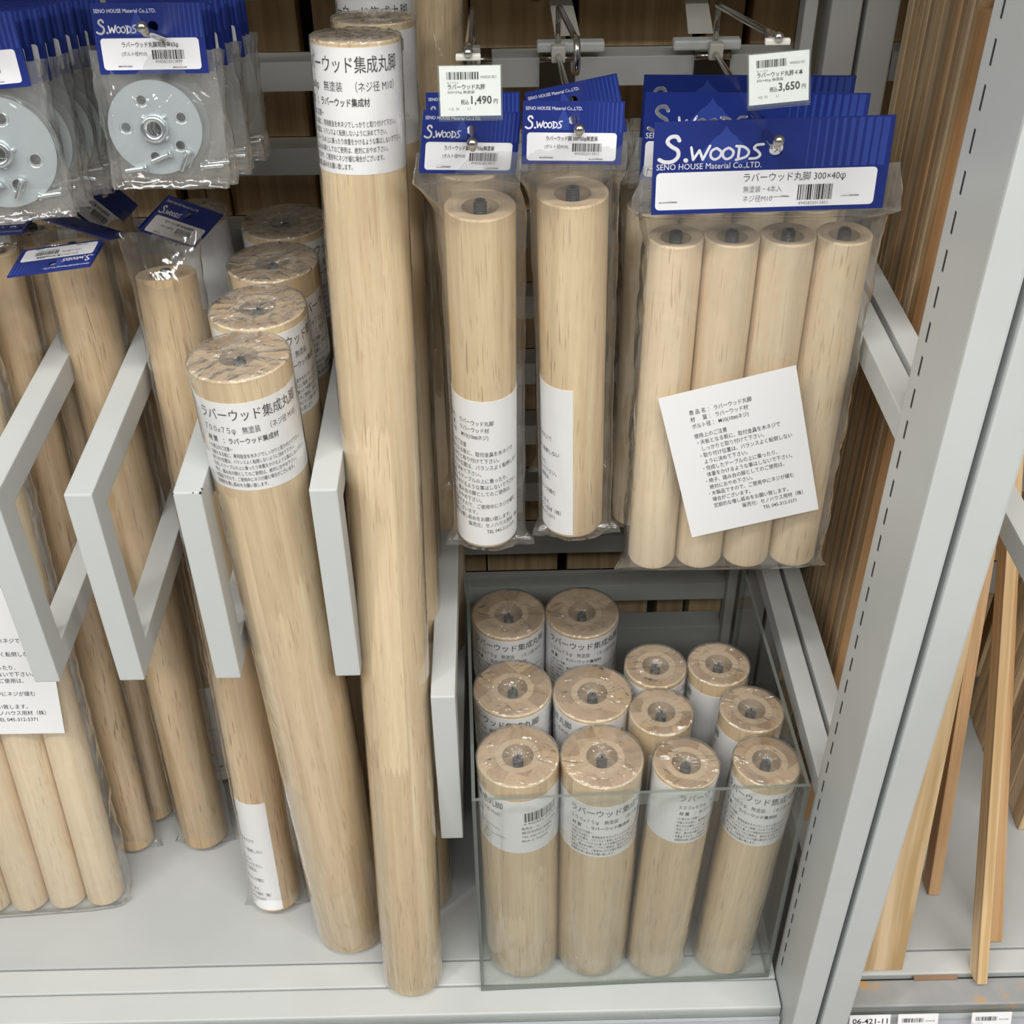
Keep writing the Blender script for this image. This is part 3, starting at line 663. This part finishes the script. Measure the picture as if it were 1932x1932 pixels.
part('bar', MB().box((0, 0, -0.022), (0.0185, 0.66, 0), 'steel', 0.0012), arm); part('hook_plate', MB().box((0.002, 0.6605, -0.03), (0.0165, 0.6615, 0.006), 'steel'), arm)

# ------------------------------------------------------------------ tall and thick legs standing on the deck
g9 = 'tall glued legs between the two right dividers'
glued_leg(0.030, 0.921, '900x60φ', 0.082, 0.003, (-0.1035, 0.693, 0.001), (-0.0927, 0.835, 0.912), -14, 'tallest wooden leg in front, printed label at its top', None, 1)
glued_leg(0.030, 0.908, '900x60φ', 0.080, 0.005, (-0.0960, 0.790, 0.001), (-0.0865, 0.908, 0.897), -30, 'tall wooden leg right behind the tallest front leg', None, 2)
glued_leg(0.030, 0.910, '900x60φ', 0.080, 0.005, (-0.0950, 0.880, 0.001), (-0.0905, 0.975, 0.906), -20, 'rearmost tall leg seen above the others at the top edge', None, 0)
glued_leg(0.030, 1.02, '900x60φ', 0.077, 0.006, (-0.0830, 0.960, 0.001), (-0.05, 1.016, 1.018), 40, 'dark tall leg showing as a strip right of the tallest leg', None, 1)
glued_leg(0.0375, 0.70, '７００x７５φ', 0.077, 0.018, (-0.1715, 0.7530, 0.001), (-0.1935, 0.7756, 0.702), 15, 'foremost thick wrapped leg with printed label, leaning left', None, 1)
glued_leg(0.0375, 0.70, '７００x７５φ', 0.077, 0.007, (-0.1760, 0.8320, 0.001), (-0.1900, 0.8490, 0.702), 62, 'second thick wrapped leg, directly behind the foremost one', None, 2)
glued_leg(0.0375, 0.70, '７００x７５φ', 0.077, 0.022, (-0.1780, 0.9100, 0.001), (-0.1890, 0.9260, 0.702), 95, 'third thick wrapped leg from the front with label starting low', None, 0)
glued_leg(0.0375, 0.70, '７００x７５φ', 0.077, 0.007, (-0.1800, 0.9880, 0.001), (-0.1885, 1.0035, 0.702), 70, 'rearmost thick wrapped leg near the back rail', None, 2)
glued_leg(0.030, 0.70, '７００x６０φ', 0.077, 0.004, (-0.2660, 1.0050, 0.001), (-0.2735, 1.0260, 0.701), -85, 'white-labelled leg half hidden behind the small tilted blue card', None, 1)
# slim legs in bags
cE = frame4([[0.4672, -0.5023, 0.7276, -0.2724], [0.6712, 0.7372, 0.0779, 1.0393], [-0.5755, 0.452, 0.6815, 0.701]])
cE.translation = Vector((-0.2482, 0.945, 0.7434))
bagged_leg('bagged_dowel', 0.025, 0.70, (-0.2570, 0.7850, 0.008), (-0.2790, 0.9250, 0.696), 30, 'bagged slim leg with instruction sheet at its foot and tilted blue card', None, CARD_LEG7, cE, True, 1, 0.735, -93)
cC = frame4([[-0.991, 0.1332, -0.0154, -0.3369], [0.0179, 0.0178, -0.9997, 0.8281], [-0.1328, -0.9909, -0.02, 0.7452]])
bagged_leg('bagged_dowel', 0.025, 0.70, (-0.3510, 0.8700, 0.008), (-0.3640, 0.9600, 0.703), 200, 'bagged slim leg with upside-down blue card folded over its top', None, CARD_LEG7, cC, False, 2, 0.715)
cD = Matrix(((0.35, -0.80, -0.49, 0), (0.52, 0.60, -0.61, 0), (-0.78, 0.04, -0.62, 0), (0, 0, 0, 1))); cD.translation = Vector((-0.333, 1, 0.7378))
Xd = Vector((0.36, 0.50, -0.79)).normalized(); Zd = Vector((0.50, 0.30, 0.42)); Zd = (Zd - Xd * Zd.dot(Xd)).normalized(); Yd = Zd.cross(Xd)
cD = Matrix((Xd, Yd, Zd)).transposed().to_4x4(); cD.translation = Vector((-0.3305, 1, 0.7387))
bagged_leg('bagged_dowel', 0.025, 0.70, (-0.3470, 0.9680, 0.008), (-0.3530, 1.0200, 0.702), 120, 'bagged slim leg at the back with dark blue card under the disc packs', None, CARD_LEG7, cD, True, 3, 0.72, -75)
cA = frame4([[-0.9974, 0.0278, 0.0659, -0.4291], [-0.0678, -0.0759, -0.9948, 0.9421], [-0.0227, -0.9967, 0.0776, 0.7214]])
bagged_leg('bagged_dowel', 0.020, 0.70, (-0.4290, 0.8640, 0.008), (-0.4300, 0.9550, 0.702), 70, 'slim leg at the left edge under the blue card showing an S', None, CARD_LEG7, cA, False, 4, 0.715)
cB = frame4([[0.95, 0.3066, -0.0596, -0.3462], [-0.1602, 0.3146, -0.9356, 0.9178], [-0.2681, 0.8983, 0.348, 0.7386]])
bagged_leg('bagged_dowel', 0.020, 0.70, (-0.4155, 0.9060, 0.008), (-0.4105, 1.0000, 0.703), 10, 'slim leg at the left with blue card seen edge-on', None, CARD_LEG7, cB, False, 5, 0.715)
# far-left four-leg pack standing on the deck
def four_pack(label, mw, L, pitch, R, sheet_mw=None, card_mw=None, bag_rows=None, seed=0, group=None, spins=(20, 140, 250, 330), sw=0.105, shh=0.142):
    t = thing('dowel_pack', label, 'pack of legs', mw, group)
    for k in range(4):
        s = part('shaft', cached(('s4', R, L), lambda: shaft_mesh(R, L, R * 0.56, False, 'shaft_pale')), t, T((k - 1.5) * pitch, 0, 0) @ RZ(spins[k]))
        part('bolt', cached(('bb', L), lambda: bolt_mesh(L, 0.003)), s)
    part('bag', tube_bag(bag_rows, 'bag_thick', seed, 96, 0.0010), t)
    if card_mw is not None: put_card(CARD_BIG, t, card_mw)
    if sheet_mw is not None:
        sm = MB(); sm.box((0, -0.00015, 0), (sw, 0.00015, shh), 'paper')
        sheet_print(sw, shh).into(sm, lambda p: Vector((p.x, -0.00015 - p.z, p.y)))
        part('instruction_sheet', sm, t, sheet_mw)
    return t
B4 = Vector((-0.5090, 0.7930, 0.004)); T4 = Vector((-0.5110, 0.8900, 0.697))
four_pack('pack of four slim legs with instruction sheet at the left edge', axis_frame(B4, T4, 0) @ RZ(4), 0.70, 0.0405, 0.020, T(-0.078, -0.0262, 0.262) @ RY(4), None,
          [(0.735, 0, 0, 0.085, 0.002, 0.6), (0.70, 0, 0, 0.0865, 0.0235, 0.42), (0.35, 0, 0, 0.0865, 0.0238, 0.42), (0.0, 0, 0, 0.0865, 0.0235, 0.42), (-0.002, 0, -0.001, 0.084, 0.012, 0.6)], 1, sw=0.150, shh=0.172)

# ------------------------------------------------------------------ clear acrylic bin with short legs
binm = T(-0.0325, 0.6712, 0.0005) @ RZ(1.6)
bin_ = thing('acrylic_bin', 'clear acrylic box on the deck holding twelve short legs', 'bin', binm)
BW, BD, BH, BT = 0.2985, 0.2945, 0.309, 0.0032
def panel(lo, hi):
    mb = MB(); mb.box(lo, hi, 'acrylic'); d = [hi[i] - lo[i] for i in range(3)]; ax = d.index(min(d))
    mb.slot('acrylic_edge')
    order = [2, 2, 1, 0, 1, 0]
    for i, a in enumerate(order):
        if a != ax: mb.mi[i] = 1
    return mb
part('front_panel', panel((0, 0, BT), (BW, BT, BH)), bin_)
part('back_panel', panel((0, BD - BT, BT), (BW, BD, BH)), bin_)
part('side_panel', panel((0, BT + 0.0002, BT), (BT, BD - BT - 0.0002, BH)), bin_)
part('side_panel', panel((BW - BT, BT + 0.0002, BT), (BW, BD - BT - 0.0002, BH)), bin_)
part('bottom_panel', panel((0, 0, 0), (BW, BD, BT - 0.0001)), bin_)
mb = MB(); mb.box((0.088, -0.0006, BH - 0.014), (0.218, -0.0001, BH - 0.0005), 'clear_hard'); part('tape_strip', mb, bin_)
zb = 0.0042
shorts = [  # R, x_top, y_top, x_bottom, y_bottom, spin, gap, label
    (0.0375, 0.0090, 0.7275, 0.0125, 0.7195, -88, 0.020, 'thick short leg at the front left corner of the clear bin, barcode side showing'),
    (0.0375, 0.0858, 0.7247, 0.0840, 0.7195, 14, 0.026, 'thick short leg second from left in the front row of the clear bin'),
    (0.0375, 0.0057, 0.8115, 0.0090, 0.8030, -25, 0.004, 'thick short leg in the middle row against the left wall of the clear bin'),
    (0.0375, 0.0825, 0.8027, 0.0850, 0.7980, -100, 0.004, 'thick short leg in the middle row beside the slimmer legs'),
    (0.0375, 0.0034, 0.9160, 0.0020, 0.9130, 0, 0.004, 'thick short leg in the back left corner of the clear bin'),
    (0.0375, 0.0794, 0.9160, 0.0790, 0.9130, 2, 0.004, 'thick short leg in the back row, right of the corner leg'),
    (0.030, 0.1472, 0.8378, 0.1470, 0.8330, 88, 0.006, 'slim short leg in the rear of the bin, left of its pair'),
    (0.030, 0.2095, 0.8380, 0.2080, 0.8330, -138, 0.016, 'slim short leg in the rear of the bin on the right, barcode showing'),
    (0.030, 0.1460, 0.7770, 0.1440, 0.7705, 150, 0.030, 'slim short leg in the middle of the bin with plain side showing'),
    (0.030, 0.2318, 0.7784, 0.2190, 0.7690, -150, 0.018, 'slim short leg against the right wall of the bin, behind the front right one'),
    (0.030, 0.1615, 0.7150, 0.1505, 0.7095, 58, 0.004, 'slim short leg third from left in the front row of the bin'),
    (0.030, 0.2345, 0.7155, 0.2215, 0.7105, -12, 0.012, 'slim short leg at the front right corner of the clear bin')]
for i, (R, xt, yt, xb, yb, sp, gap, lab) in enumerate(shorts):
    glued_leg(R, 0.298, '３００x７５φ' if R > 0.033 else '３００x６０φ', 0.072, gap, (xb, yb, zb), (xt, yt, zb + 0.2975), sp, lab, 'short legs in the clear bin', i)

# ------------------------------------------------------------------ wire hooks on the top rail
def hook(x, label, y_tip, z_tip, y_up, z_up, end, xs=0.0, xt=0.0):
    t = thing('display_hook', label, 'hook', T(x, 1.062, 0.8165))
    mb = MB(); mb.box((-0.0155, -0.004, -0.022), (0.0155, -0.0005, 0.007), 'chrome_dark', 0.0006); mb.tube([(-0.0155, -0.005, 0.0055), (0.0155, -0.005, 0.0055)], 0.0035, 'chrome', 12)
    mb.box((-0.0155, -0.004, 0.007), (0.0155, 0.014, 0.0085), 'chrome_dark'); part('saddle', mb, t)
    L = lambda y_, z_, dx=0.0: Vector((dx, y_ - 1.062, z_ - 0.8165))
    mb = MB(); n = 10
    a, b = L(1.056, 0.826), L(y_tip + 0.014, z_tip - 0.0035, xt)
    pts = [a.lerp(b, k / n) for k in range(n + 1)] + [L(y_tip + 0.006, z_tip - 0.001, xt), L(y_tip, z_tip + 0.004, xt)]
    mb.tube(pts, 0.0026, 'chrome', 12); mb.ball(pts[-1], 0.0036, 'chrome'); part('prong', mb, t)
    mb = MB(); top = L(1.05, 0.866)
    pts = [L(1.054, 0.824), L(1.052, 0.85), top + Vector((0, -0.001, 0))]
    for k in range(1, 5):
        pts.append(top + Vector((xs * k / 24, -0.003 * k, 0.0008 * k)))
    e = L(y_up, z_up, xs); pts += [pts[-1].lerp(e, k / 6) for k in range(1, 7)]
    if end == 'loop':
        pts += [e + Vector((0.0002, -0.003, -0.002)), e + Vector((0.0004, -0.0045, -0.008)), e + Vector((0.0004, -0.0045, -0.017)), e + Vector((0, -0.003, -0.021)), e + Vector((-0.001, 0.002, -0.022)), e + Vector((-0.0015, 0.003, -0.016))]
    mb.tube(pts, 0.0024, 'chrome', 12); part('upper_wire', mb, t)
    if end == 'tag':
        mb = MB(); mb.box((xs - 0.0075, e.y - 0.003, e.z - 0.0035), (xs + 0.0075, e.y + 0.001, e.z), 'plastic_white', 0.0008); mb.ball((xs, e.y - 0.002, e.z + 0.001), 0.0032, 'chrome'); part('tag_clip', mb, t)
    mb = MB(); mb.box((-0.006, -0.02, 0.006), (0.006, -0.010, 0.020), 'plastic_white', 0.0015); part('plastic_stop', mb, t)
    return t
hook(-0.0175, 'wire hook with the smaller price tag, carrying bagged legs', 0.722, 0.876, 0.735, 0.930, 'tag', 0.002, 0.003)
hook(0.0545, 'wire hook without price tag ending in a bare loop', 0.742, 0.876, 0.862, 0.897, 'loop', 0.003, -0.002)
hook(0.1885, 'wire hook carrying the four-leg packs and larger price tag', 0.728, 0.872, 0.735, 0.936, 'tag', -0.020, -0.013)
hook(-0.2335, 'wire hook carrying the middle column of metal disc packs', 0.770, 0.934, 0.78, 0.99, 'none', 0.0, 0.018)
hook(-0.3420, 'wire hook carrying the left column of metal disc packs', 0.770, 0.934, 0.78, 0.99, 'none', 0.0, 0.004)

def price_tag(label, mw, name_, sub, price, seed, num):
    t = thing('price_tag', label, 'price tag', mw)
    w, h = 0.0365, 0.0285
    mb = MB(); mb.box((-w / 2, -0.0003, -h), (w / 2, 0.0003, 0), 'paper')
    sh = Sheet(); x0 = -w * 0.38
    sh.bars(x0, -h * 0.27, x0 + w * 0.52, -h * 0.12, seed); sh.text(num, x0 + w * 0.55, -h * 0.25, 0.0022, 'ink_grey', 0.0, width=w * 0.26)
    sh.text('モノハウス', x0, -h * 0.355, 0.0016, 'ink_grey', 0.0, width=w * 0.19)
    sh.text(name_, x0, -h * 0.46, 0.0033, 'ink', 0.016, width=w * (0.62 if len(name_) < 9 else 0.78))
    sh.text(sub, x0, -h * 0.545, 0.0019, 'ink', 0.0, width=w * 0.45)
    sh.text('税込', -w * 0.16, -h * 0.76, 0.0031, 'ink', 0.012, width=w * 0.13)
    sh.text(price, -w * 0.02, -h * 0.755, 0.0064, 'ink', 0.022, width=w * 0.37)
    sh.text('円', w * 0.375, -h * 0.75, 0.0031, 'ink', 0.012, width=w * 0.07)
    sh.text('112  33', x0 + 0.0005, -h * 0.88, 0.0021, 'ink_grey'); sh.text('L1', -w * 0.05, -h * 0.88, 0.0021, 'ink_grey')
    sh.into(mb, lambda p: Vector((p.x, -0.0003 - p.z, p.y))); part('price_card', mb, t)
    mb = MB(); mb.box((-w / 2 - 0.0010, -0.0011, -h - 0.0013), (w / 2 + 0.0010, -0.0007, 0.0006), 'clear_hard'); mb.box((-w / 2 - 0.0010, 0.0007, -h - 0.0013), (w / 2 + 0.0010, 0.0011, 0.0006), 'clear_hard')
    mb.box((-w / 2 - 0.0010, -0.0011, -h - 0.0028), (w / 2 + 0.0010, 0.0011, -h - 0.0013), 'clear_hard'); part('clear_holder', mb, t)
price_tag('small white price tag reading 1,490 on the left wire hook', T(*(-0.0147, 0.728, 0.9251)) @ RX(-14), 'ラバーウッド丸脚', '300×50φ 無塗装', '1,490', 3, '49458220 3813')
price_tag('white price tag reading 3,650 above the four-leg packs', T(*(0.1689, 0.728, 0.9297)) @ RY(-4) @ RX(-14) @ RZ(6), 'ラバーウッド丸脚４本', '300×40φ 無塗装', '3,650', 8, '49458220 3851')

# ------------------------------------------------------------------ hanging bagged legs
def hang_leg(label, top, tilt_y, yaw, leg_top, leg_bot, sheet_spin, seed, group=None, spin=0):
    """top: where the card's fold hangs; leg_top / leg_bot: ends of the leg's axis (world)"""
    R, L = 0.025, 0.30
    mw = axis_frame(leg_bot, leg_top, 0)
    t = thing('bagged_dowel', label, 'table leg', mw, group)
    cm = mw.inverted() @ (T(*top) @ RY(tilt_y) @ RZ(yaw) @ RX(-3))
    put_card(CARD_LEG, t, cm)
    sh = part('shaft', cached(('s', R, L), lambda: shaft_mesh(R, L, R * 0.52, False)), t, RZ(spin))
    part('bolt', cached(('bb', L), lambda: bolt_mesh(L, 0.003)), sh)
    part('paper_label', cached(('sheet', R), lambda: wrap_mesh(sheet_print(0.103, 0.146), R, 0.004, 0.103, 0.146, 0.0004)), t, RZ(sheet_spin))
    c0 = cm @ Vector((0, 0, -0.026)); c1 = cm @ Vector((0, 0.0, -0.046))
    rows = [(c0.z, c0.x, c0.y, 0.0335, 0.0007, 0.7), (c1.z, c1.x, c1.y - 0.002, 0.0345, 0.003, 0.7), ((c1.z + L) / 2, c1.x * .6, c1.y * .45, 0.0325, 0.016, 0.8), (L - 0.004, 0.001, 0.0, 0.031, 0.0262, 0.95), (L * 0.5, 0.002, 0.0, 0.0295, 0.0262, 1.0),
            (0.02, 0.002, 0.0, 0.0300, 0.0266, 1.0), (-0.001, 0.002, 0, 0.0305, 0.0262, 0.95), (-0.003, 0.002, -0.003, 0.0325, 0.0150, 0.85), (-0.005, 0.003, -0.006, 0.0355, 0.0016, 0.7), (-0.010, 0.003, -0.008, 0.0365, 0.0009, 0.7)]
    part('bag', tube_bag(rows, 'bag', seed), t)
    return t
hang_leg('front bagged leg hanging under the 1,490 price tag, instruction sheet facing forward', ((-0.0144, 0.765, 0.8838)), 7.5, 14, (-0.0118, 0.792, 0.809), (-0.0140, 0.802, 0.509), -20, 1, None, 40)
hang_leg('rear bagged leg on the left hook, mostly hidden by the front one', ((-0.0153, 0.835, 0.8714)), 1.0, 2, (-0.0200, 0.862, 0.809), (-0.0200, 0.880, 0.509), -40, 2, None, 200)
hang_leg('front bagged leg on the hook without price tag, sheet turned to the left', ((0.0503, 0.765, 0.8891)), 1.5, 0, (0.0524, 0.792, 0.8175), (0.0588, 0.803, 0.5175), -120, 3, None, 115)
hang_leg('rear bagged leg on the bare loop hook, its blue card tilted upward', ((0.052, 0.835, 0.8765)), -13, -6, (0.0540, 0.866, 0.826), (0.0590, 0.882, 0.526), 60, 4, None, 300)
# four-leg packs
for k, (lab, px, Yc) in enumerate((('front pack of four legs hanging at the right with instruction sheet', (0.1821, 0.772, 0.8729), 0.80), ('second pack of four hanging legs, behind the front pack', (0.1828, 0.835, 0.8676), 0.865), ('rearmost pack of four hanging legs', (0.1886, 0.895, 0.8594), 0.93))):
    x = 0.1888 if k == 0 else (0.1800 if k == 1 else 0.1830); zt = px[2]
    mw = T(x, Yc, 0.4785 + (zt - 0.8736)) @ RX(-0.4)
    cmw = mw.inverted() @ (T(*px) @ RY(-0.8 if k == 0 else 1.2) @ RX(-2))
    c0 = cmw @ Vector((0, 0, -0.03)); c1 = cmw @ Vector((0, 0, -0.064))
    four_pack(lab, mw, 0.30, 0.0405, 0.020, (T(-0.066, -0.0275, 0.1735) @ RY(-14.5) @ T(0, 0, -0.118) if False else T(-0.0325, -0.0290, 0.0430) @ RY(-15)) if k == 0 else None, cmw,
              [(c0.z, c0.x, c0.y, 0.083, 0.0009, 0.5), (c1.z, c1.x + 0.002, c1.y, 0.0895, 0.0022, 0.5), (0.318, 0, -0.004, 0.0865, 0.014, 0.55), (0.298, 0, 0, 0.0828, 0.0222, 0.28), (0.15, 0, 0, 0.0828, 0.0224, 0.28),
               (0.003, 0, 0, 0.0828, 0.0222, 0.28), (-0.003, 0, -0.003, 0.0865, 0.0150, 0.5), (-0.008, 0, -0.008, 0.0885, 0.0012, 0.5)], k, None, (20 + 60 * k, 140, 255, 330))

# ------------------------------------------------------------------ metal disc packs
def disc_meshes(R):
    mb = MB(); hs = [circ(R * 0.62 * math.cos(math.radians(a)), R * 0.62 * math.sin(math.radians(a)), R * 0.10, 14) for a in (20, 110, 178, 262, 322)] + [circ(0, 0, 0.0062, 18)]
    g = fill2d(circ(0, 0, R, 72), hs, 0.001); mb.add(g[0], g[1], 'zinc', False, lambda p: Vector((p.x, -p.z, p.y)))
    for a in (20, 110, 178, 262, 322):   # countersunk rims
        cx, cz = R * 0.62 * math.cos(math.radians(a)), R * 0.62 * math.sin(math.radians(a))
        mb.lathe([(R * 0.145, 0.00115), (R * 0.10, 0.0004)], 'zinc_nut', 18, True, lambda p, cx=cx, cz=cz: Vector((p.x + cx, -p.z, p.y + cz)))
    plate = mb.mesh('plate')
    nb = MB(); nb.lathe([(0.0052, -0.001), (0.0052, 0.0066), (0.0078, 0.0070), (0.0092, 0.0058), (0.0092, 0.001)], 'zinc_nut', 24, True, lambda p: Vector((p.x, -p.z, p.y)))
    for k in range(4):
        a = math.radians(45 + 90 * k); nb.ball((0.0098 * math.cos(a), -0.002, 0.0098 * math.sin(a)), 0.0016, 'zinc_nut')
    return plate, nb.mesh('threaded_nut')
def screw_mesh():
    mb = MB(); L = 0.016; prof = [(1e-4, 0), (0.0031, 0.0002), (0.0030, 0.0007), (0.0017, 0.0022)]; z = 0.003
    while z < L - 0.002: prof += [(0.0012, z), (0.0018, z + 0.0006)]; z += 0.0012
    prof += [(1e-4, L)]; mb.lathe(prof, 'zinc_nut', 14, True); return mb.mesh('screw')
D63, D75, SCREW = disc_meshes(0.0315), disc_meshes(0.0378), screw_mesh()
def disc_pack(label, mw, card, disc, R, w, group, seed, tilt):
    t = thing('mounting_plate_pack', label, 'hardware pack', mw, group)
    put_card(card, t)
    h = 0.0435 if R < 0.035 else 0.047; cz = -h - R - 0.006
    rows = [(-h * 0.66, 0, 0, w * 0.51, 0.0006, 0.6), (-h - 0.004, 0, 0, w * 0.515, 0.0020, 0.6), (cz + R * 0.4, 0, 0, w * 0.505, 0.0058, 0.6), (cz - R * 0.4, 0, 0, w * 0.505, 0.0060, 0.6), (cz - R - 0.004, 0, 0, w * 0.51, 0.0040, 0.6), (cz - R - 0.0085, 0, 0, w * 0.51, 0.0006, 0.6)]
    part('bag', cached(('dbag', R, seed % 3), lambda: tube_bag(rows, 'bag_flat', seed % 3, 72, 0.0016)), t)
    d = part('plate', disc[0], t, T(-0.0055 if R < 0.035 else 0.008, 0.0005, cz + 0.002) @ RX(0) @ RY(seed * 37 % 90)); part('threaded_nut', disc[1], d)
    r = random.Random(seed)
    for px, pz, a in ((R * 0.12, -R * 0.55, 60), (R * 0.5, -R * 0.5, 20), (-R * 0.45, -R * 0.86, 85), (R * 0.72, -R * 0.86, -88)):
        part('screw', SCREW, t, T(px, -0.0042, cz + pz + 0.003) @ RY(180 + a + r.uniform(-12, 12)))
    return t
random.seed(5)
for k in range(9):
    f = k / 8; dy = 0.0155 * k
    o = Vector((-0.227, 0.826, 0.9356)) + Vector((0.0008 * k + rnd.uniform(-.0012, .0012), dy, -0.0034 * k + rnd.uniform(-.001, .001)))
    mw = T(*o) @ RZ(rnd.uniform(-4, 4) if k else 2) @ RY(rnd.uniform(-2.5, 2.5) if k else 0.8) @ RX(-8 + 4 * f)
    disc_pack('front metal disc pack of the middle column, label facing the camera' if k == 0 else 'metal disc pack queued behind the front one in the middle column', mw, CARD_DISC, D63, 0.0315, 0.0765, 'middle column of disc packs' if k else None, k, 0)
for k in range(9):
    f = k / 8; dy = 0.0165 * k
    o = Vector((-0.3560, 0.826, 0.9300)) + Vector((0.0022 * k + rnd.uniform(-.001, .001), dy, -0.0030 * k + rnd.uniform(-.001, .001)))
    mw = T(*o) @ RZ(8 + rnd.uniform(-4, 4) if k else 6) @ RY(rnd.uniform(-2, 2) if k else -2.5) @ RX(-8 + 4 * f)
    disc_pack('front pack with large metal disc at the left edge' if k == 0 else 'large metal disc pack queued behind the front one at the left', mw, CARD_DISC75, D75, 0.0378, 0.092, 'left column of disc packs' if k else None, k + 1, 0)

# ------------------------------------------------------------------ price cards in the right-hand rail
for k, (xa, xb, lab) in enumerate(((0.3400, 0.3815, 'white shelf card reading 06-421-11 in the price rail'), (0.3892, 0.4300, 'white barcode card in the price rail below the pale batten stack'), (0.4640, 0.5045, 'rightmost white barcode card in the price rail'))):
    w = xb - xa; mb = MB(); mb.box((0, -0.0003, -0.034), (w, 0, 0), 'paper'); sh = Sheet()
    if k == 0: sh.text('06-421-11', 0.003, -0.0105, 0.0088, 'ink', 0.014, width=w * 0.86); sh.text('長さ調整材', 0.02, -0.018, 0.004, 'ink')
    else: sh.bars(0.004, -0.010, 0.026, -0.005, k); sh.text('49458', 0.0275, -0.0095, 0.0026, 'ink_grey', width=0.010); sh.text('モノハウス', 0.0005, -0.0135, 0.0024, 'ink_grey', width=0.011)
    sh.into(mb, lambda p: Vector((p.x, -0.0003 - p.z, p.y)))
    o = part('price_card', mb); o.matrix_world = T(xa, 0.6350, 0.0022) @ RX(-22)
    tag(o, lab, 'price card')
